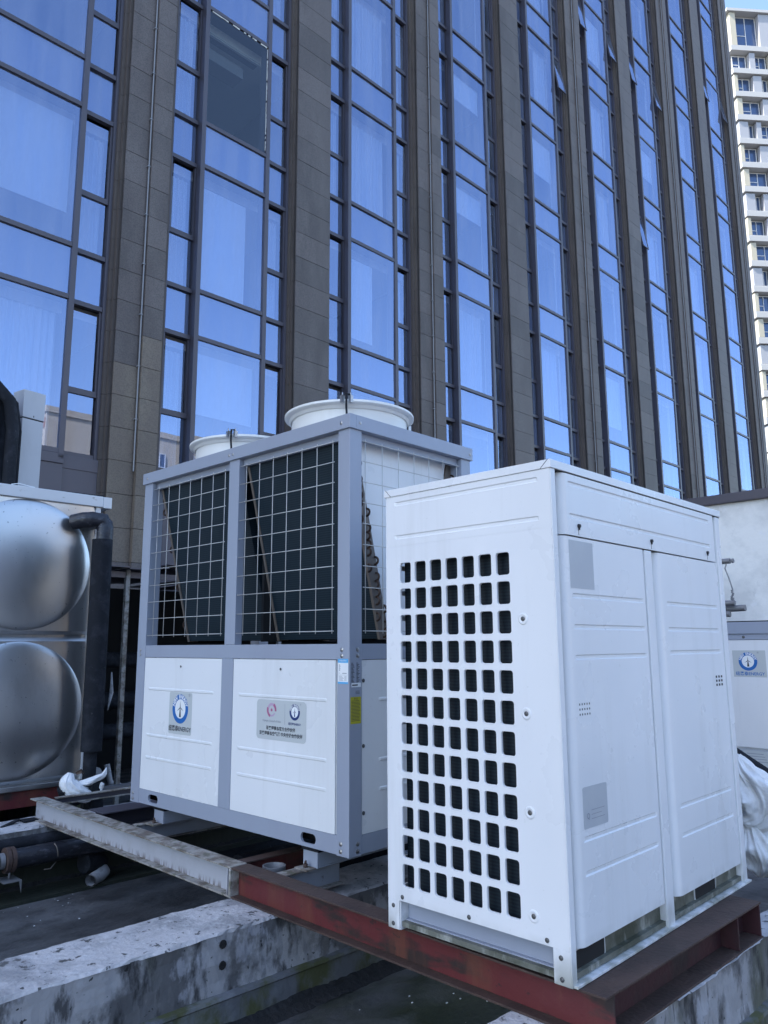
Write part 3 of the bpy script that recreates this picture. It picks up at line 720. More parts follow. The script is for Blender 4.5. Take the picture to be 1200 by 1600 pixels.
t = ybeam('rear steel beam in the dark under the grey framed machine', 3.66, 1.9, 3.60, 5.86, M['whitetop'], M['whitesteel'])
wj = MB(); wj.tube([(2.243, 3.366, ZB-.007), (2.243, 3.366, ZB-.132)], .006, 8); wj.box((2.240, 3.359, ZB-.138), (2.288, 3.375, ZB-.004))
# a weld bead belongs to the white beam but joins both; kept as one small thing
tag(part('weld_bead', wj, M['whitetop']), 'thick weld joining the white steel beam to the red one', 'weld')

for (y, z, r, lb) in ((3.78, .30, .10, 'nearest'), (4.08, .26, .11, 'middle'), (4.36, .24, .09, 'furthest')):
    q = MB(); q.tube([(2.78, y, z), (6.4, y, z)], r, 18); tag(part('insulated_pipe', q, M['rubber']), 'black insulated pipe under the grey framed machine, %s of the three' % lb, 'pipe', 'black pipes under the heat pump')

# ------------------------------------------------------------------ machine A : grey framed air source heat pump
AP = Vector((2.496, 2.785, G-.966))
A = thing('heat_pump', 'large heat pump with grey frame, wire mesh and two roof fans', 'heat pump', AP, rad(2.2))
AL, AW, AH = 2.0, 1.0, 2.115
pw = .085
for (x, y) in ((0, 0), (0, AL-.10), (AW-pw, 0), (AW-pw, AL-.10)):
    q = MB(); w_ = .085 if y < 1 else .10
    x0, x1 = (x, x+pw); y0, y1 = (y, y+w_)
    q.box((x0, y0, 0), (x1, y1, AH-.066)); part('post', q, M['frame'], A, bevel=.003)
def rails(z0, z1, name, ins=.0):
    q = MB()
    for a_, b_ in (((ins, .0855, z0), (ins+.05, AL-.1005, z1)), ((AW-.05-ins, .0855, z0), (AW-ins, AL-.1005, z1)), ((.0855, ins, z0), (AW-.0855, ins+.05, z1)), ((.0855, AL-.05-ins, z0), (AW-.0855, AL-ins, z1))):
        q = MB(); q.box(a_, b_); part(name, q, M['frame'], A, bevel=.002)
rails(.897, .973, 'mid_rail', .002)
# bottom rail with oval lifting slots on the long side
def slotted(u0, u1, z0, z1, slots, plane, thick):
    mb = MB(); us = [u0]
    for (c_, w_, zc, hh) in slots: us += [c_-w_/2-.02, c_+w_/2+.02]
    us.append(u1)
    for i in range(0, len(us)-1, 2): mb.box((plane, us[i], z0), (plane+thick, us[i+1], z1))
    for (c_, w_, zc, hh) in slots:
        a_, b_ = c_-w_/2-.02, c_+w_/2+.02
        op = rrect(w_, hh, hh/2-.0005, 4); op = [(p[0]+c_, p[1]+zc) for p in op]
        n = len(op); k = len(mb.v)
        cor = [(b_, z1), (a_, z1), (a_, z0), (b_, z0)]
        for X in (plane, plane+thick):
            mb.v += [(X, p[0], p[1]) for p in op]; mb.v += [(X, *p) for p in cor]
        for side in (0, 1):
            o_ = k+side*(n+4)
            for qd in range(4):
                s0 = qd*5
                for j in range(4): mb.f.append((o_+n+qd, o_+s0+j, o_+s0+j+1)); mb.sm.append(False)
                nx = (qd+1) % 4; mb.f.append((o_+n+qd, o_+s0+4, o_+(nx*5) % n, o_+n+nx)); mb.sm.append(False)
        for j in range(n): mb.f.append((k+j, k+(j+1) % n, k+n+4+(j+1) % n, k+n+4+j)); mb.sm.append(False)
        mb.quad((plane, a_, z0), (plane, b_, z0), (plane+thick, b_, z0), (plane+thick, a_, z0)); mb.quad((plane, a_, z1), (plane, b_, z1), (plane+thick, b_, z1), (plane+thick, a_, z1))
    return mb
part('bottom_rail', slotted(.0855, AL-.1005, .004, .088, [(.287, .112, .044, .048), (1.73, .112, .044, .048)], .002, .012), M['frame'], A)
for a_, b_ in (((.0855, .002, .004), (AW-.0855, .03, .088)), ((.0855, AL-.03, .004), (AW-.0855, AL-.002, .088)), ((AW-.03, .0855, .004), (AW-.002, AL-.1005, .088))):
    q = MB(); q.box(a_, b_); part('bottom_rail', q, M['frame'], A)
q = MB(); q.box((.10, .04, .006), (AW-.04, AL-.04, .03)); part('base_tray', q, M['black'], A)
# middle posts
for x in (0, AW-.05):
    q = MB(); q.box((x+.001, .938, .0885), (x+.049, 1.048, .8965)); part('post', q, M['frame'], A, bevel=.002)
    q = MB(); q.box((x+.001, .930, .9735), (x+.049, 1.028, AH-.067)); part('post', q, M['frame'], A, bevel=.002)
# top rim
q = MB()
q.box((-.012, -.012, AH-.066), (.035, AL+.012, AH+.008)); part('top_rail', q, M['frame'], A, bevel=.002)
q = MB(); q.box((.0355, -.012, AH-.066), (AW+.012, .035, AH+.008)); part('top_rail', q, M['frame'], A, bevel=.002)
q = MB(); q.box((AW-.035, .0355, AH-.066), (AW+.012, AL+.012, AH+.008)); part('top_rail', q, M['frame'], A, bevel=.002)
q = MB(); q.box((.0355, AL-.035, AH-.066), (AW-.0355, AL+.012, AH+.008)); part('top_rail', q, M['frame'], A, bevel=.002)
# lower panels
def rib_y(z, a_, b_): return (z, a_, b_)
for (y0, y1, r0, r1) in ((1.050, 1.898, 1.122, 1.845), (.101, .936, .160, .884)):
    q = MB(); panel(q, y0, y1, .0895, .8945, [rib_y(.702, r0, r1), rib_y(.419, r0, r1), rib_y(.282, r0, r1)], .0035, .010, .014, 'y', .004, sign=-1)
    pn = part('side_panel', q, M['white'], A, bevel=0)
    s_ = MB(); screw(s_, (.001, (y0+y1)/2+.0, .845), (-1, 0, 0), .005); part('screw', s_, M['darkscrew'], pn)
    s_ = MB(); s_.box((.012, y0-.010, .0895), (.02, y0-.0005, .8945)); s_.box((.012, y1+.0005, .0895), (.02, y1+.004, .8945)); part('gasket', s_, M['wire'], pn)
q = MB(); panel(q, .088, .912, .0895, .8945, [(.703, .205, .80), (.418, .205, .80), (.280, .205, .80)], .0035, .010, .014, 'x', .004, sign=-1); pr_ = part('end_panel', q, M['white'], A)
screws(pr_, M['darkscrew'], 'screw', [((.098, .003, z), (0, -1, 0), .007) for z in (.797, .49, .184)])
q = MB(); q.box((.03, AL-.02, .09), (AW-.03, AL-.01, .895)); q.box((AW-.02, .09, .09), (AW-.01, AL-.09, .895)); part('rear_panel', q, M['white'], A)
q = MB(); q.box((.051, .06, .90), (AW-.051, AL-.06, .965)); part('drip_tray', q, M['black'], A)
# coils (V shape) with end plates and tube bends
for (y0, y1) in ((.10, .905), (1.0, 1.86)):
    for sgn in (0, 1):
        q = MB(); X = (lambda v: v) if sgn == 0 else (lambda v: AW-v)
        pts = [(X(.055), 2.02), (X(.115), 2.02), (X(.365), 1.0), (X(.305), 1.0)]
        q.prism(pts, y0, y1, axis=1); part('coil', q, M['coil'], A)
        for ye in ((y0, y1) if y0 < .5 else (y1,)):
            e = MB(); s2 = -1 if ye == y0 else 1
            yy = sorted((ye+s2*.001, ye+s2*.018))
            e.prism([(X(.050), 2.025), (X(.122), 2.025), (X(.372), .995), (X(.300), .995)], yy[0], yy[1], axis=1); part('coil_plate', e, M['tan'], A)
        # u-bends
        b_ = MB()
        for k in range(23):
            z = 1.96-k*.0415
            xb_ = .075+(.25)*(2.0-z)/1.0
            for off, kk in ((.0, 0), (.028, 1)):
                if (k+kk) % 2: continue
                for ye, s2 in (((y0-.019, -1),) if y0 < .5 else ((y1+.019, 1),)):
                    pth = []
                    for j in range(7):
                        a_ = pi*j/6
                        pth.append((X(xb_+off+.018*sin(k*2.1)), ye+s2*.022*sin(a_), z-.02+.02*cos(a_)))
                    b_.tube(pth, .006, 6)
        part('tube_bends', b_, M['copper'], A, kind='stuff')
q = MB(); q.prism([(.126, 2.03), (AW-.126, 2.03), (AW-.378, .99), (.378, .99)], .088, .094, axis=1); part('end_plate', q, M['white'], A)
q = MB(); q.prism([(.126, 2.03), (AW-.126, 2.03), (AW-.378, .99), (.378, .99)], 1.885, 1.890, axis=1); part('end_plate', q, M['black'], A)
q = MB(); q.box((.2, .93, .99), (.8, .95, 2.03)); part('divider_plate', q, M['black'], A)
q = MB(); q.box((.04, .04, AH-.075), (AW-.04, AL-.04, AH-.06)); part('roof_plate', q, M['frame'], A)
# mesh guards
def mesh_guard(name, us, zs, u0, u1, axis, plane, r=.0023):
    g = MB()
    for u in us:
        p = (plane, u) if axis == 'y' else (u, plane)
        g.tube([(*p, zs[0]-.012), (*p, zs[-1]+.012)], r, 6)
    for z in zs:
        a_ = (plane-.005, u0, z) if axis == 'y' else (u0, plane-.005, z); b_ = (plane-.005, u1, z) if axis == 'y' else (u1, plane-.005, z)
        g.tube([a_, b_], r, 6)
    return part(name, g, M['wire'], A)
ZS = [1.036+.1072*k for k in range(10)]
mesh_guard('wire_mesh', [1.084+.1255*k for k in range(7)], ZS, 1.065, 1.895, 'y', .012)
mesh_guard('wire_mesh', [.137+.1225*k for k in range(7)], ZS, .12, .925, 'y', .012)
mesh_guard('wire_mesh', [.122+.127*k for k in range(7)], ZS, .10, .905, 'x', .012)
q = MB(); q.box((.03, .09, 2.006), (.05, .925, 2.048)); q.box((.03, 1.03, 2.006), (.05, 1.895, 2.048)); q.box((.09, .03, 2.006), (.91, .05, 2.048)); part('mesh_holder', q, M['frame'], A, bevel=.002)
# fans
for yc in (.52, 1.54):
    q = MB()
    q.lathe([(.348, 0), (.345, .05), (.345, .155), (.352, .175), (.372, .190), (.384, .196), (.388, .194), (.388, .182), (.384, .178), (.362, .172), (.35, .155)], (.50, yc, AH+.001), 64)
    q.lathe([(.335, .16), (.335, .0)], (.50, yc, AH+.001), 64)
    q.lathe([(.335, .16), (.345, .178), (.372, .193)], (.50, yc, AH+.001), 64)
    fo = part('fan_shroud', q, M['fan'], A, angle=35)
    g = MB()
    for k in range(1, 7): 
        rr = .36*k/6; g.tube([(.50+rr*cos(2*pi*j/40), yc+rr*sin(2*pi*j/40), AH+.19) for j in range(41)], .0022, 5, cap=False)
    for k in range(8):
        a_ = pi*k/8+.2; g.tube([(.50-.37*cos(a_), yc-.37*sin(a_), AH+.194), (.50+.37*cos(a_), yc+.37*sin(a_), AH+.194)], .003, 5)
    part('fan_grille', g, M['wire'], fo)
    bl = MB()
    for k in range(5):
        a_ = 2*pi*k/5
        for i in range(5):
            r0, r1 = .08+.048*i, .08+.048*(i+1); tw = .5-.08*i
            def bp(r, d): return (.50+r*cos(a_+d), yc+r*sin(a_+d), AH+.10+tw*d*.25)
            bl.quad(bp(r0, -.28), bp(r1, -.28), bp(r1, .28), bp(r0, .28))
    bl.lathe([(.085, .05), (.085, .13), (.07, .15), (.001, .152)], (.50, yc, AH), 24)
    part('fan_blades', bl, M['black'], fo, fixn=False)
    # clips and black cable over the rim
    k_ = MB()
    ang = pi+.70 if yc < 1 else pi+.62
    for da in (0, .12):
        px_, py_ = .50+.386*cos(ang+da), yc+.386*sin(ang+da)
        k_.box((px_-.010, py_-.010, AH+.175), (px_+.010, py_+.010, AH+.215)); k_.tube([(px_, py_, AH+.21), (px_, py_, AH+.235)], .004, 6)
    for da in (pi/2+.35, -pi/2-.3, 2.9):
        px_, py_ = .50+.375*cos(ang+da), yc+.375*sin(ang+da); k_.box((px_-.012, py_-.012, AH+.150), (px_+.012, py_+.012, AH+.182))
    part('rim_clip', k_, M['screw'], fo, kind='stuff')
    cb = MB(); px_, py_ = .50+.395*cos(ang+.06), yc+.395*sin(ang+.06)
    dx, dy = cos(ang), sin(ang)
    cb.tube([(px_-dx*.10, py_-dy*.10-.03, AH+.185), (px_-dx*.03, py_-dy*.03-.02, AH+.225), (px_+dx*.004, py_+dy*.004, AH+.222), (px_+dx*.01, py_+dy*.01, AH+.15), (px_-.0, py_-.004, AH+.08), (px_, py_, AH+.0)], .0065, 8)
    part('fan_cable', cb, M['rubber'], fo)
# bolts
LX, NX, NY = [], (-1, 0, 0), (0, -1, 0)
for (y, z) in ((.052, .946), (.052, .917), (.055, .055), (.055, .022), (1.958, .944), (1.958, .915), (1.968, .054), (1.966, .022)): LX.append(((-.0005, y, z), NX, .008))
for (y, z) in ((.050, 2.082), (1.017, 2.082), (.979, 2.082), (1.955, 2.085)): LX.append(((-.0125, y, z), NX, .007))
for (x, z) in ((.055, .946), (.055, .917), (.055, .055), (.055, .022)): LX.append(((x, -.0005, z), NY, .008))
for x in (.062, .985): LX.append(((x, -.0125, 2.085), NY, .007))
screws(A, M['screw'], 'bolt', LX)
# stickers on A
st = sticker(A, basisL(-.0005, 1.4635, .569), .247, .245, .012)
st.matrix_local = basisL(.0030, 1.4635, .569)
energy_logo(st, .0, .026, .086, M['blue'])
ttext('纽恩泰ENERGY', .036, M['ink'], st, 0, -.092, bold=.0006)
st = sticker(A, basisL(.0030, .513, .584), .402, .203, .022)
energy_logo(st, .112, .048, .041, M['navy'])
ttext('纽恩泰ENERGY', .0145, M['navy'], st, .112, -.012, bold=.0003)
q = MB(); q.box((.033, -.018, .0004), (.0345, .085, .0008)); part('divider_line', q, M['greyink'], st)
q = MB(); ring(q, .022, .036, .0008, rad(20), rad(200), 20, -.075, .050); ring(q, .025, .034, .0009, rad(200), rad(330), 16, -.075, .050); part('swirl_mark', q, M['mauve'], st, fixn=False)
q = MB(); ring(q, .026, .040, .0011, rad(-10), rad(60), 12, -.075, .050); ring(q, .026, .040, .0011, rad(160), rad(250), 12, -.075, .050); ring(q, .0005, .008, .0011, 0, 2*pi, 16, -.075, .050); part('swirl_mark', q, M['pink'], st, fixn=False)
ttext('Olympic Council of Asia', .0155, M['greyink'], st, -.075, -.006)
ttext('亚奥理事会官方合作伙伴', .0215, M['ink'], st, .0, -.043, bold=.0005)
ttext('亚奥理事会空气能 中央空调合作伙伴', .0215, M['ink'], st, .0, -.071, bold=.0005)
# energy label on the corner post (left face), data plate and yellow warning (right face)
st = sticker(A, basisL(-.0005, .043, .843), .070, .118, .003, M['white_print'], 'energy_label')
q = MB(); q.box((-.035, .040, .0004), (.035, .059, .0007)); q.box((-.035, -.059, .0004), (.035, -.050, .0007)); part('print_band', q, M['skyprint'], st)
ttext('中国能效标识', .0085, M['white_print'], st, 0, .0495)
q = MB()
for k in range(8): q.box((-.026+.0, .030-k*.004, .0005), (-.022+(k % 3)*.002, .0325-k*.004, .0008))
q.box((-.030, -.018, .0005), (.030, -.0172, .0008))
for k in range(5): q.box((-.028, -.024-k*.005, .0005), (-.006+(k*7 % 5)*.003, -.0225-k*.005, .0008)); q.box((.010, -.024-k*.005, .0005), (.026, -.0225-k*.005, .0008))
q.box((-.028, -.010, .0005), (-.022, -.008, .0008)); q.box((-.004, -.011, .0005), (.026, -.008, .0008)); part('small_print', q, M['greyink'], st)
st = sticker(A, basisR(.043, -.0005, .808), .070, .162, .002, M['frame'], 'data_plate')
q = MB()
for k in range(17):
    y = .072-k*.0062
    q.box((-.031, y, .0005), (-.031+.012+(k*5 % 4)*.003, y+.0028, .0008)); q.box((.004, y, .0005), (.004+.010+(k*3 % 5)*.003, y+.0028, .0008))
for k in range(3): q.box((-.002, -.060-k*.006, .0005), (.026, -.058-k*.006, .0008))
part('small_print', q, M['ink'], st)
q = MB(); q.box((-.030, -.040, .0009), (.033, -.020, .0013)); part('serial_tag', q, M['white_print'], st)
q = MB(); q.box((-.026, -.033, .0014), (.012, -.027, .0016)); part('small_print', q, M['ink'], st)
st = sticker(A, basisR(.043, -.0005, .660), .070, .125, .002, M['yellow'], 'warning_label')
ttext('警 告', .011, M['ink'], st, 0, .053)
q = MB()
for k in range(15): q.box((-.030, .043-k*.0066, .0005), (.024+(k*5 % 4)*.002, .0452-k*.0066, .0008))
part('small_print', q, M['ink'], st)
# support channels under A
for (y, n_) in ((.315, 'near'), (1.72, 'far')):
    t = thing('support_foot', 'galvanised channel foot with rubber pad under the %s end of the grey framed machine' % n_, 'support', AP, rad(2.2), 'feet under the heat pump')
    q = MB(); q.box((.04, y-.055, -.099), (.95, y+.05, -.092)); q.box((.04, y-.055, -.0915), (.048, y+.05, -.024)); q.box((.0485, y-.055, -.0915), (.95, y-.050, -.024)); q.box((.0485, y-.049, -.03), (.95, y+.05, -.024)); part('channel', q, M['frame'], t, bevel=.002)
    q = MB(); q.box((.036, y-.066, -.0235), (.95, y+.060, -.001)); part('rubber_pad', q, M['rubber'], t)
    q = MB(); q.box((-.02, y-.045, -.1035), (.039, y+.045, -.0955)); part('clamp_plate', q, M['whitetop'], t)
    q = MB(); q.tube([(.012, y, -.0955), (.012, y, -.080)], .012, 6); q.tube([(.012, y, -.080), (.012, y, -.065)], .006, 8); part('anchor_bolt', q, M['redtop'], t)

# ------------------------------------------------------------------ machine B : white cabinet with grille end
BP = Vector((2.241, 1.454, G-1.061))
B = thing('outdoor_unit', 'white metal cabinet with punched grille end and two doors on red beams', 'air conditioner', BP, rad(1.5))
BL, BW, BH = 1.532, .80, 1.70
CO = M['white_b']
# grille end (x=0 plane): holes 7 x 12
def holed(mb, ys, zs, hw, hh, r, y0, y1, z0, z1, depth):
    """sheet between y0..y1,z0..z1 with a grid of rounded holes centred on ys,zs"""
    yb = [y0]+[(a_+b_)/2 for a_, b_ in zip(ys, ys[1:])]+[y1]; zb = [z0]+[(a_+b_)/2 for a_, b_ in zip(zs, zs[1:])]+[z1]
    base = rrect(hw, hh, r, 3); n = len(base)
    for i, y in enumerate(ys):
        for j, z in enumerate(zs):
            k = len(mb.v)
            mb.v += [(0, y+p[0], z+p[1]) for p in base]
            mb.v += [(.0025, y+p[0]*.955, z+p[1]*.97) for p in base]
            mb.v += [(depth, y+p[0]*.955, z+p[1]*.97) for p in base]
            mb.v += [(0, yb[i+1], zb[j+1]), (0, yb[i], zb[j+1]), (0, yb[i], zb[j]), (0, yb[i+1], zb[j])]
            c0 = k+3*n
            for qd in range(4):
                s0 = qd*4
                for t_ in range(3): mb.f.append((c0+qd, k+s0+t_, k+s0+t_+1)); mb.sm.append(False)
                nx = (qd+1) % 4; mb.f.append((c0+qd, k+s0+3, k+(nx*4) % n, c0+nx)); mb.sm.append(False)
            for t_ in range(n):
                mb.f.append((k+t_, k+(t_+1) % n, k+n+(t_+1) % n, k+n+t_)); mb.sm.append(True)
                mb.f.append((k+n+t_, k+n+(t_+1) % n, k+2*n+(t_+1) % n, k+2*n+t_)); mb.sm.append(False)
ys = sorted([.690-.0793*k for k in range(7)]); zs = sorted([1.3485-.1045*r for r in range(12)])
gy0, gy1, gz0, gz1 = ys[0]-.040, ys[-1]+.040, zs[0]-.052, zs[-1]+.052
q = MB(); holed(q, ys, zs, .0595, .083, .011, gy0, gy1, gz0, gz1, .010)
q.quad((0, .004, .105), (0, .796, .105), (0, .796, gz0), (0, .004, gz0))
q.quad((0, .004, gz0), (0, gy0, gz0), (0, gy0, gz1), (0, .004, gz1)); q.quad((0, gy1, gz0), (0, .796, gz0), (0, .796, gz1), (0, gy1, gz1))
q.quad((0, .004, gz1), (0, .796, gz1), (0, .796, 1.46), (0, .004, 1.46))
part('grille_panel', q, CO, B, angle=30)
q = MB(); panel(q, .0045, .7955, 1.4603, 1.669, [(1.636, .05, .748), (1.4965, .053, .748)], .004, .010, .02, 'y', .0, sign=1); part('upper_end_panel', q, CO, B)
# feet of the grille end
q = MB(); q.box((0, .0045, 0), (.004, .066, .1048)); q.box((0, .738, 0), (.004, .7955, .1048)); q.box((.0042, .7335, 0), (.11, .738, .1045)); q.box((.0005, .0, .0), (.03, .0042, BH-.031)); part('corner_leg', q, CO, B, bevel=.0012)
q = MB(); q.box((.045, .07, .035), (.05, .733, .098)); q.box((.03, .07, .030), (.05, .733, .0345)); part('base_rail', q, M['frame'], B, bevel=.001)
# dimpled screws on the end
dm = MB(); dm.lathe([(.021, 0), (.019, .0022), (.013, .0026), (.010, .0005), (.0005, .0004)], (0, 0, 0), 24)
dm.v = [(-v[2], v[0], v[1]) for v in dm.v]; DMS = dm.mesh('screw_dimple', angle=60); DMS.materials.append(CO)
for z in (1.149, .827, .505, .182): link('screw_dimple', DMS, None, B, (-.0003, .134, z))
screws(B, M['darkscrew'], 'screw', [((-.0008, .134, z), (-1, 0, 0), .0062) for z in (1.149, .827, .505, .182)]+[((-.0005, y, z), (-1, 0, 0), .006) for (y, z) in ((.086, .121), (.037, .081), (.036, .018), (.768, .082), (.769, .018), (.721, .12), (.403, .12))])
# coil behind the grille, open gap at its far edge
q = MB(); q.box((.05, .10, .10), (.085, .738, 1.50)); q.box((.0855, .705, .10), (.12, .738, 1.50)); part('coil', q, M['coilB'], B)
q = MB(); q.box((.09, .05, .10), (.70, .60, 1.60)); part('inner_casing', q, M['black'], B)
# back, far end, roof
q = MB(); q.box((.30, BW-.012, .10), (BL-.02, BW-.002, 1.66)); q.box((BL-.012, .04, .02), (BL-.002, BW-.02, 1.66)); part('rear_panel', q, CO, B)
q = MB()
for k in range(13): q.box((.03, BW-.010, .115+k*.1045), (.30, BW-.002, .135+k*.1045))
q.box((.14, BW-.011, .10), (.16, BW-.0015, 1.5)); q.box((.004, BW-.012, .10), (.03, BW-.002, 1.66)); part('rear_bars', q, CO, B)
q = MB(); q.box((.01, .01, .012), (BL-.01, BW-.01, .03)); part('base_plate', q, M['grime'], B)
# cap
q = MB(); q.prism([(-.004, -.004), (BL+.004, -.004), (BL+.004, .022), (BW*0+.022, .022), (.022, BW-.02), (BL+.004, BW-.02), (BL+.004, BW+.004), (-.004, BW+.004)], 1.670, 1.700, axis=2)
q.box((.0225, .0225, 1.690), (BL-.0, BW-.021, 1.698)); part('cap', q, CO, B, bevel=.0015)
q = MB()
for (ya, yb_) in ((.006, .038), (.794, .765)): # slanted seam of the cap return
    q.prism([(ya-.0015, 1.7), (ya+.0015, 1.7), (yb_+.0015, 1.670), (yb_-.0015, 1.670)], -.0046, -.0035, axis=0)
part('cap_seam', q, M['seam'], B)
q = MB(); q.box((.001, .002, 1.6655), (BL-.001, BW-.002, 1.6698)); part('cap_gasket', q, M['seam'], B)
# door side (y=0 plane)
q = MB(); q.box((.03, .062, .10), (BL-.04, .067, 1.665)); part('door_recess', q, CO, B)
q = MB(); panel(q, .064, 1.436, 1.4425, 1.6645, [(1.630, .11, 1.388), (1.513, .107, 1.385)], .0045, .010, .034, 'x', -.002, roundl=.036); tp = part('top_panel', q, CO, B, angle=50)
s_ = MB()
for x in (.171, .755, 1.340): s_.tube([(x, -.002, 1.480), (x, -.010, 1.480)], [.008, .0065], 10); s_.box((x-.003, -.0075, 1.466), (x+.003, -.0025, 1.480)); s_.box((x-.0012, -.0026, 1.447), (x+.0012, -.0021, 1.466))
part('latch', s_, M['seam'], tp)
q = MB(); panel(q, .050, .672, .098, 1.437, [(z, .108, .655) for z in (1.229, 1.121, 1.016, .421, .314)], .0045, .010, .034, 'x', -.001, roundl=.045); d1 = part('door', q, CO, B, angle=50)
q = MB(); panel(q, .792, 1.448, .090, 1.437, [(z, .866, 1.414) for z in (1.227, 1.120, 1.024, .417, .306)], .0045, .010, .034, 'x', -.001, roundl=.045); d2 = part('door', q, CO, B, angle=50)
q = MB()
for i in range(3):
    for j in range(3): q.box((1.331+.030*i, -.0022, .870+.018*j), (1.345+.030*i, -.0012, .880+.018*j))
part('vent_hole', q, M['seam'], d2)
q = MB()
for i in range(5):
    for j in range(3): q.box((.119+.0165*i, -.002, .820+.017*j), (.1235+.0165*i, -.0012, .8265+.017*j))
part('vent_hole', q, M['seam'], d1)
for (x0, x1, z0, z1, r_) in ((.099, .265, 1.255, 1.425, .003), (.112, .277, .452, .586, .008)):
    sticker(d1, basisR((x0+x1)/2, -.0013, (z0+z1)/2), x1-x0, z1-z0, r_, M['stickerdim'], 'grey_label')
lb = [o for o in d1.children if o.name.startswith('grey_label')][-1]
ttext('Q', .026, M['greyink'], lb, -.052, -.028); q = MB()
for k in range(3): q.box((-.03, -.012-.014*k, .0005), (.06-.02*(k % 2), -.0105-.014*k, .0008))
part('small_print', q, M['greyink'], lb)
# posts: centre and right
q = MB(); q.box((.693, .0, .0), (.757, .0615, 1.4385)); part('centre_post', q, CO, B, bevel=.006)
q = MB(); q.box((1.472, .0, .0), (BL-.004, .0615, 1.668)); part('right_post', q, CO, B, bevel=.010)
# plinth with slots and sill
q = MB(); q.box((.032, .030, .0125), (BL-.03, .0345, .0995)); part('plinth', q, M['grime'], B)
q = MB(); q.box((.008, -.014, .000), (BL-.002, .035, .008)); part('base_sill', q, CO, B, bevel=.001)
for (x0, x1) in ((.052, .262), (1.005, 1.225)):
    q = MB(); pts = [(p[0]+(x0+x1)/2, p[1]+.055) for p in rrect(x1-x0, .072, .018, 4)]; q.prism(pts, .0268, .0298, axis=1); rim = part('slot_rim', q, CO, B)
    q = MB(); pts = [(p[0]+(x0+x1)/2, p[1]+.055) for p in rrect(x1-x0-.012, .060, .014, 4)]; q.prism(pts, .0262, .0267, axis=1); part('slot', q, M['black'], rim)

# ------------------------------------------------------------------ stainless tank
TK = thing('water_tank', 'stainless steel panel water tank with round pressed domes', 'water tank', (0, 6.2, G))
TX1 = 2.735; PWD = 1.13
q = MB(); q.box((TX1-4*PWD, .04, -1.05), (TX1-.01, 2.2, 1.15)); part('tank_body', q, M['stainless'], TK)
def dome(w, h, r, bulge):
    mb = MB(); NR, NS = 12, 72
    # square to circle skin
    k = len(mb.v)
    for i in range(NR+1):
        rr = r*i/NR
        for j in range(NS):
            a_ = 2*pi*j/NS; d = -bulge*(1-(rr/r)**2)
            if i == NR: d = 0
            mb.v.append((rr*cos(a_), d, rr*sin(a_)))
    for i in range(NR):
        for j in range(NS): mb.f.append((k+i*NS+j, k+i*NS+(j+1) % NS, k+(i+1)*NS+(j+1) % NS, k+(i+1)*NS+j)); mb.sm.append(True)
    # lip and flat
    k2 = len(mb.v)
    for j in range(NS):
        a_ = 2*pi*j/NS; mb.v.append(((r+.012)*cos(a_), .006, (r+.012)*sin(a_)))
    for j in range(NS): mb.f.append((k+NR*NS+j, k+NR*NS+(j+1) % NS, k2+(j+1) % NS, k2+j)); mb.sm.append(True)
    k3 = len(mb.v)
    for j in range(NS):
        a_ = 2*pi*j/NS; cx, cy = cos(a_), sin(a_); s_ = min((w/2-.03)/max(abs(cx), 1e-6), (h/2-.03)/max(abs(cy), 1e-6)); mb.v.append((cx*s_, .006, cy*s_))
    for j in range(NS): mb.f.append((k2+j, k2+(j+1) % NS, k3+(j+1) % NS, k3+j)); mb.sm.append(False)
    k4 = len(mb.v)
    for j in range(NS):
        a_ = 2*pi*j/NS; cx, cy = cos(a_), sin(a_); s_ = min((w/2)/max(abs(cx), 1e-6), (h/2)/max(abs(cy), 1e-6)); mb.v.append((cx*s_, .030, cy*s_))
    for j in range(NS): mb.f.append((k3+j, k3+(j+1) % NS, k4+(j+1) % NS, k4+j)); mb.sm.append(False)
    me = mb.mesh('dome_panel', angle=25); me.materials.append(M['stainless']); return me
DM = dome(PWD-.004, 1.09, .500, .045)
for i in range(4):
    for zc in (.640, -.470): link('dome_panel', DM, None, TK, (TX1-PWD*(i+.5), 0, zc))
q = MB(); q.box((TX1-4*PWD, -.02, 1.155), (TX1+.02, .06, 1.247)); part('top_trim', q, M['trim'], TK, bevel=.006)
q = MB(); q.box((TX1+.021, -.02, 1.15), (TX1+.095, 2.2, 1.245)); q.box((TX1-.03, .0, -1.03), (TX1+.012, .05, 1.154)); part('side_trim', q, M['trim'], TK, bevel=.004)
q = MB(); q.box((TX1-4*PWD, -.012, -1.062), (TX1-.031, .05, -1.022)); part('bottom_flange', q, M['stainless'], TK, bevel=.006)
q = MB(); q.box((TX1-4*PWD, .02, -1.185), (TX1-.1, .12, -1.064)); q.box((TX1-4*PWD, 1.6, -1.185), (TX1-.1, 1.7, -1.064)); part('support_beam', q, M['red'], TK)
mq = MB()
for k in range(5): mq.box((TX1-4*PWD+k*1.1, .125, -1.2), (TX1-4*PWD+k*1.1+.3, 1.8, -1.19))
for k in range(5): mq.box((TX1-4*PWD+k*1.1, .125, -1.6), (TX1-4*PWD+k*1.1+.3, 1.8, -1.19))
part('support_block', mq, M['mossy'], TK)
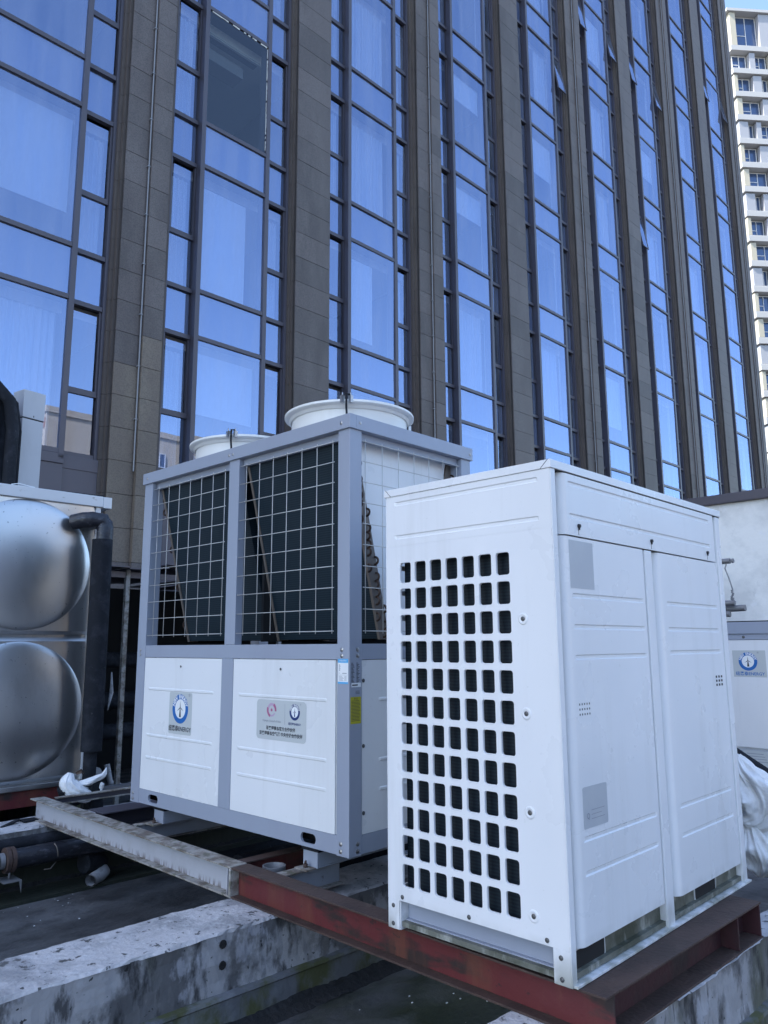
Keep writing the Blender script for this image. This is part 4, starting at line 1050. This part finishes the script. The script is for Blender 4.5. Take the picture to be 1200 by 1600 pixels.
# insulated pipe at the tank
TP = thing('insulated_pipe', 'black foam insulated pipe standing at the right edge of the steel tank', 'pipe', (0, 6.03, G))
def arc(c_, r, a0, a1, n, f): return [f(c_, r, a0+(a1-a0)*i/n) for i in range(n+1)]
q = MB(); q.tube([(2.700, 0, .86), (2.700, 0, .86), (2.705, 0, -.80)], .080, 20); part('insulation', q, M['rubber'], TP)
q = MB(); q.tube([(2.70, .12, 1.02)]+[(2.70, .12-.10*sin(a_*pi/12)-.0, 1.02-.0*a_) for a_ in range(1, 4)]+[(2.715, .01, .985), (2.715, 0, .94), (2.712, 0, .84)], .064, 16, fold=lambda t, a_: 1+.05*sin(40*t+3*a_)); part('taped_elbow', q, M['tape'], TP)
q = MB(); q.tube([(2.50, .13, 1.00), (2.56, .06, 1.015), (2.62, .03, 1.02), (2.70, .015, 1.02), (2.715, .005, .96)], [.062, .064, .066, .066, .06], 16, fold=lambda t, a_: 1+.04*sin(30*t)); part('taped_elbow', q, M['tape'], TP)
q = MB(); q.tube([(2.700, 0, -.79), (2.700, 0, -1.30)], .050, 16); part('bare_pipe', q, M['rubber'], TP)
# rag tied round the pipe foot
RG = thing('tied_rag', 'white rag wrapped around the foot of the black insulated pipe', 'rag', (2.60, 5.93, G-1.03))
q = MB(); q.tube(*spl([(-.085, 0, .095), (-.105, -.01, .03), (-.06, -.03, -.03), (.03, -.04, -.075), (.07, -.04, -.08)], [.025, .060, .064, .050, .015]), 64, fold=lambda t, a_: 1+.06*sin(9*a_+5*t)+.04*sin(17*a_-4*t)+.03*sin(29*a_+9*t)); part('cloth_wrap', q, M['cloth'], RG, angle=180)
q = MB(); q.tube(*spl([(-.03, -.03, .02), (.03, -.06, .025), (.09, -.07, .05), (.135, -.075, .07), (.155, -.075, .12)], [.020, .030, .026, .022, .003]), 40, fold=lambda t, a_: .82+.18*sin(3*a_+5*t)+.06*sin(8*a_-6*t)); part('cloth_tail', q, M['cloth'], RG, angle=180)
q = MB(); q.tube(*spl([(.112, -.07, -.03), (.130, -.075, .0), (.12, -.07, -.075)], [.008, .018, .006]), 20, fold=lambda t, a_: .85+.2*sin(2*a_)); part('cloth_tail', q, M['cloth'], RG, angle=180)
q = MB(); q.tube([(-.12, .0, .0), (-.10, .02, -.05), (-.02, .02, -.09), (.08, .02, -.07), (.11, .02, -.16)], .06, 14); q.tube([(.05, -.01, .0), (.095, -.01, -.04), (.105, -.01, -.20)], .066, 16); part('black_pipe_elbow', q, M['rubber'], RG)
q = MB(); q.tube([(-.05, -.01, .09), (-.02, -.03, .105), (.0, -.02, .09)], [.012, .02, .01], 10, fold=lambda t, a_: .7+.4*sin(3*a_)); part('foam_scrap', q, M['copper'], RG)

# grey box post and black riser behind the tank
t = thing('grey_duct_post', 'pale grey square metal duct standing behind the steel tank', 'duct', (2.735, 8.0, 0), rad(12))
q = MB(); q.box((-.115, -.06, 0), (.115, .12, G+2.30)); part('duct_body', q, M['ductpaint'], t, bevel=.004)
q = MB(); q.box((-.121, -.066, G+2.312), (.119, .126, G+2.60)); part('duct_cap', q, M['ductpaint'], t, bevel=.004)
q = MB(); q.box((-.114, -.059, G+2.3005), (.114, .119, G+2.3115)); q.box((-.004, -.0675, G+2.325), (.004, -.0665, G+2.345)); part('joint', q, M['seam'], t)
t = thing('cable_riser', 'thick black bundle of insulated cables arching behind the steel tank', 'cables', (2.45, 7.9, 0))
for k, (dx, r) in enumerate(((0, .085), (-.13, .085), (.06, .03), (.11, .022), (.03, .06))):
    q = MB(); y_ = -.05*k
    q.tube([(dx-.02*k, y_, .2), (dx, y_, G+1.6), (dx+.0, y_, G+2.1), (dx-.05, y_, G+2.38-.0*k), (dx-.2, y_, G+2.52), (dx-.45, y_, G+2.55), (dx-.9, y_, G+2.3)], r, 14); part('cable', q, M['rubber'], t)
t = thing('bracket_rail', 'dark steel rail with bolts beside the grey metal duct', 'bracket', (2.47, 7.95, 0))
q = MB(); q.box((-.02, -.02, .3), (.02, .02, G+2.35)); 
for k in range(9): q.box((.021, -.03, G+1.9+.05*k), (.045, .0, G+1.915+.05*k))
part('rail', q, M['mull'], t)
t = thing('loose_wire', 'thin white wire lying on the tank top trim', 'wire', (0, 6.2, G))
q = MB(); q.tube([(2.02, .0, 1.252), (2.08, .01, 1.268), (2.15, .0, 1.256), (2.2, .01, 1.253)], .004, 6); part('wire', q, M['white_print'], t)
t = thing('sag_cable', 'thin black cable sagging along the tank top trim', 'cable', (0, 6.2, G))
q = MB(); q.tube([(2.45, .02, 1.252), (2.55, .0, 1.252), (2.64, -.01, 1.250), (2.76, -.015, 1.253)], .005, 6); part('cable', q, M['rubber'], t)

# ------------------------------------------------------------------ dark pipe shed between tank and machine
SH = thing('pipe_shed', 'dark open pipe shed with sagging sheet roof between tank and heat pump', 'shed', (0, 7.5, 0))
q = MB(); 
for i in range(24):
    x = 2.95+i*.22; z = G+.80+.02*sin(i*1.7)+(.06 if 4 < i < 9 else 0)*sin((i-4)*pi/5)
    q.box((x, -.12, z), (x+.2195, 2.6, z+.012))
part('roof_sheet', q, M['mull'], SH)
q = MB(); q.box((2.95, .0, G+.70), (8.2, .04, G+.76)); part('roof_rail', q, M['mull'], SH)
for x in (3.65, 5.6, 7.9):
    q = MB(); q.box((x-.022, -.01, 0), (x+.022, -.002, G+.785)); q.box((x-.022, -.0015, 0), (x-.016, .035, G+.785)); part('post', q, M['whitetop'] if x < 4 else M['galv'], SH, bevel=.001)
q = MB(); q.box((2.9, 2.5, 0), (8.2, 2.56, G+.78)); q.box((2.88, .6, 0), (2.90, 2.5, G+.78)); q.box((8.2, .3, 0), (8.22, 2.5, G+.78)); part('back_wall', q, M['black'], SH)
for k, (y, z, r) in enumerate(((1.2, G-.15, .09), (1.3, G-.62, .10), (1.1, G-.95, .09))):
    q = MB(); q.tube([(2.95, y, z), (8.0, y, z)], r, 14); part('pipe', q, M['rubber'], SH)
q = MB(); q.tube([(3.42, .45, .05), (3.42, .45, .55)], .05, 14); q.tube([(3.25, .4, .32), (3.55, .4, .32)], .06, 14); q.tube([(3.55, .3, .35), (3.55, .26, .35)], .055, 18); part('valve', q, M['pvc'], SH)
q = MB(); q.tube([(3.72, .4, .40), (3.76, .38, .22), (3.90, .36, .16), (4.1, .36, .20)], .03, 10); part('hose', q, M['pvc'], SH)
q = MB(); q.tube([(3.52, -.02, G-.25), (3.53, -.02, G-.45), (3.50, -.02, G-.62)], [.006, .02, .004], 8); part('hanging_scrap', q, M['pvc'], SH)
t = thing('floor_angle', 'pale steel angle lying in front of the dark pipe shed', 'steel angle', (0, 6.9, 0))
q = MB(); q.box((2.9, 0, .34), (4.6, .05, .36)); q.box((2.9, 0, .30), (4.6, .006, .3395)); part('angle', q, M['galv'], t)

# ------------------------------------------------------------------ low pipes, left
t = thing('black_drain_pipe', 'black insulated pipe with rusty flange along the foot of the far curb', 'pipe', (0, 5.40, G-1.34))
q = MB(); q.tube([(-2, 0, 0), (1.84, 0, 0)], .055, 18); q.tube([(1.95, 0, .0), (6.2, 0, .0)], .062, 18); part('pipe_run', q, M['tape'], t)
q = MB(); q.tube([(1.895, 0, 0), (1.92, 0, 0)], .078, 20); q.tube([(1.925, 0, 0), (1.950, 0, 0)], .078, 20); part('flange', q, M['redtop'], t)
q = MB(); q.tube([(1.86, 0, 0), (1.89, 0, 0)], .05, 16); part('collar', q, M['galv'], t)
q = MB(); q.tube([(2.19+.004*i, -.065*cos(-.9+.25*i)-.003, .066*sin(1.2-.25*i)) for i in range(11)]+[(2.16, -.075, -.085), (2.12, -.08, -.08)], .0035, 6); part('wire_tie', q, M['tan'], t)
q = MB(); q.box((1.87, -.09, -.118), (1.98, .06, -.112)); q.prism([(1.965, -.118), (1.98, -.118), (1.98, -.19)], -.09, -.084, axis=1); q.tube([(1.925, -.02, -.112), (1.925, -.02, -.05)], .008, 8); part('bracket', q, M['galv'], t)
t = thing('second_drain_pipe', 'second black pipe lying behind the flanged one', 'pipe', (0, 5.515, G-1.33))
q = MB(); q.tube([(-2, 0, .05), (6.2, 0, .05)], .045, 14); part('pipe_run', q, M['rubber'], t)
t = thing('pvc_elbow', 'dirty grey plastic pipe elbow on the roof floor with black foam sleeve', 'pipe fitting', (2.47, 5.36, .055))
q = MB(); q.tube([(-.045, -.065, .0), (.0, -.03, .002), (.05, .0, .005), (.085, .035, .01), (.085, .08, .03)], [.040, .042, .043, .046, .046], 18, cap=False); q.tube([(-.045, -.065, .0), (0, -.03, .002)], .033, 18, cap=False); part('elbow', q, M['pvc'], t)
q = MB(); q.tube([(-.05, .05, .09), (.04, .08, .085), (.10, .10, .05)], [.065, .07, .06], 14); part('foam_sleeve', q, M['rubber'], t)
t = thing('drain_stub', 'grey plastic drain pipe stub standing in the gap beside the red beam', 'pipe', (2.43, 3.265, 0))
q = MB(); q.lathe([(.052, 0), (.052, .49), (.058, .50), (.058, .53), (.050, .53), (.046, .50), (.046, .2), (.001, .2)], (0, 0, 0), 24); part('pipe', q, M['galv'], t)
t = thing('debris_strip', 'black rubber offcut lying on the whitewashed far curb', 'debris', (2.06, 5.78, .40))
q = MB(); q.box((-.10, -.015, 0), (.06, .015, .012), Matrix.Rotation(rad(28), 4, 'Z') @ Matrix.Rotation(rad(-8), 4, 'Y')); q.box((.07, -.03, 0), (.17, .06, .01)); part('strip', q, M['rubber'], t)
cr = MB()
for k in range(36):
    x = rnd.uniform(1.15, 2.3); y = 5.32-abs(rnd.gauss(0, .28)); s_ = rnd.uniform(.0015, .005)
    if y < 4.2: continue
    cr.box((x, y, .001), (x+s_*1.8, y+s_, .001+s_*.5))
for k in range(18):
    x = rnd.uniform(2.3, 3.4); y = rnd.uniform(1.9, 2.85); s_ = rnd.uniform(.002, .006); cr.box((x, y, .001), (x+s_*1.5, y+s_, .001+s_*.5))
o = part('paint_flakes', cr, M['white_print'], kind='stuff'); tag(o, 'tiny white paint flakes scattered on the dark roof floor', 'debris')
lp = MB(); lp.box((-3, 5.30, .0), (6.2, 5.57, .022)); o = part('low_kerb_step', lp, M['dampgreen'], kind='structure')

# ------------------------------------------------------------------ unit C and things at right
UC = thing('low_machine', 'low white machine with grey top rail and sticker behind the white cabinet', 'machine', (6.6, 0, 0))
q = MB(); q.box((.02, .6, .35), (1.0, 3.2, G-.0)); part('body', q, M['white'], UC)
q = MB(); q.box((0, .55, G+.075), (1.05, 3.25, G+.172)); part('top_rail', q, M['frame'], UC, bevel=.004)
q = MB(); q.box((.012, .56, G+.028), (1.04, 3.24, G+.0745)); part('lower_rail', q, M['frame'], UC, bevel=.003)
q = MB(); q.box((.03, .58, G+.1725), (1.02, 3.22, G+.182)); part('top_gasket', q, M['seam'], UC)
q = MB(); panel(q, .62, 3.2, G-.83, G+.022, [], .002, .01, .012, 'y', .004); pc = part('side_panel', q, M['white'], UC)
q = MB(); q.box((.012, .62, G-1.22), (.02, 3.2, G-.842)); pl = part('lower_panel', q, M['stickerdim'], UC)
s_ = MB(); screw(s_, (.011, 2.50, G+.050), (-1, 0, 0), .009); part('bolt', s_, M['darkscrew'], UC)
st = sticker(UC, basisL(.0035, 2.468, G-.166), .262, .214, .003)
energy_logo(st, -.01, .018, .074, M['blue'])
ttext('纽恩泰ENERGY', .034, M['blue'], st, 0, -.082, bold=.0005)
st = sticker(UC, basisL(.0115, 2.40, G-.93), .35, .15, .003)
energy_logo(st, .13, .02, .05, M['blue']); q = MB()
for k in range(4): q.box((-.15, .05-.02*k, .0005), (-.02+.01*k, .054-.02*k, .0008))
part('small_print', q, M['greyink'], st)
t = thing('cloth_bundle', 'white cloth wrapped around pipes and hanging beside the white cabinet', 'cloth', (4.85, 1.9, G))
def crease(seed, amp):
    def f(t_, a_):
        v = Vector((cos(a_)*1.5, sin(a_)*1.5, t_*2.2+seed)); w_ = Vector((cos(a_)*3.6, sin(a_)*3.6, t_*2.5+seed))
        return 1+amp*(.5-abs(noise.noise(v))*2.2)+amp*.8*(.3-abs(noise.noise(w_))*1.6)+.03*sin(14*a_+6*t_)
    return f
q = MB(); q.tube(*spl([(0, .03, -.66), (0, .0, -.74), (.0, -.05, -.82), (.0, -.09, -.90), (0, -.07, -.97), (0, -.02, -1.0), (0, .03, -.985)], [.02, .06, .10, .125, .10, .07, .02]), 120, fold=crease(3.1, .42)); part('upper_fold', q, M['cloth'], t, angle=180)
q = MB(); q.tube(*spl([(.0, .05, -.955), (0, .0, -1.02), (0, -.02, -1.10), (0, -.05, -1.19), (0, -.055, -1.27), (0, -.05, -1.33)], [.015, .07, .11, .11, .075, .02]), 120, fold=crease(8.4, .45)); part('hanging_fold', q, M['cloth'], t, angle=180)
q = MB(); q.tube([(.05, .08, -.68), (.05, .03, -.70), (.05, -.03, -.78), (.05, -.10, -.86), (.05, -.16, -1.0)], [.03, .035, .035, .035, .03], 24, fold=lambda t_, a_: 1+.06*sin(60*t_)); part('wrapped_pipe', q, M['cloth'], t)
q = MB(); q.tube([(.0, .10, -.76), (.0, .045, -.80), (.0, .03, -.86)], [.05, .055, .045], 24, fold=lambda t_, a_: 1+.08*sin(22*t_)+.05*sin(7*a_)); part('wrapped_pipe', q, M['pvc'], t)
q = MB(); q.tube([(.10, .15, -.62), (.10, .02, -.70), (.10, -.15, -.80), (.10, -.5, -.88)], .035, 12); q.tube([(.12, .1, -.9), (.12, -.5, -1.1)], .07, 12); q.tube([(.16, .1, -.8), (.16, -.6, -.95)], .09, 12); part('black_pipe', q, M['rubber'], t)
t = thing('capped_tubes', 'grey capped pipe ends tied with string in front of the stained wall', 'pipe', (7.4, 0, G))
q = MB(); q.tube([(0, 3.6, .775), (0, 2.86, .768)], .026, 12); q.tube([(0, 2.845, .768), (0, 2.83, .768)], .022, 12); part('upper_tube', q, M['galv'], t)
q = MB(); q.tube([(0, 3.6, .37), (0, 2.85, .372)], .026, 12); q.tube([(0.06, 3.6, .31), (.06, 2.78, .325)], .030, 12); q.tube([(.0, 3.6, .29), (.0, 2.9, .27)], .028, 12); part('lower_tube', q, M['galv'], t)
q = MB(); q.tube([(0, 2.90, .74), (0, 2.915, .70), (-.0, 2.89, .62), (.0, 2.86, .50), (0, 2.87, .40), (0, 2.84, .38)], .006, 6)
for k in range(8): q.tube([(0, 2.86+.012*sin(k*2), .49-.015*k), (0, 2.875-.01*sin(k), .485-.015*k)], .009, 6)
part('string', q, M['galv'], t)
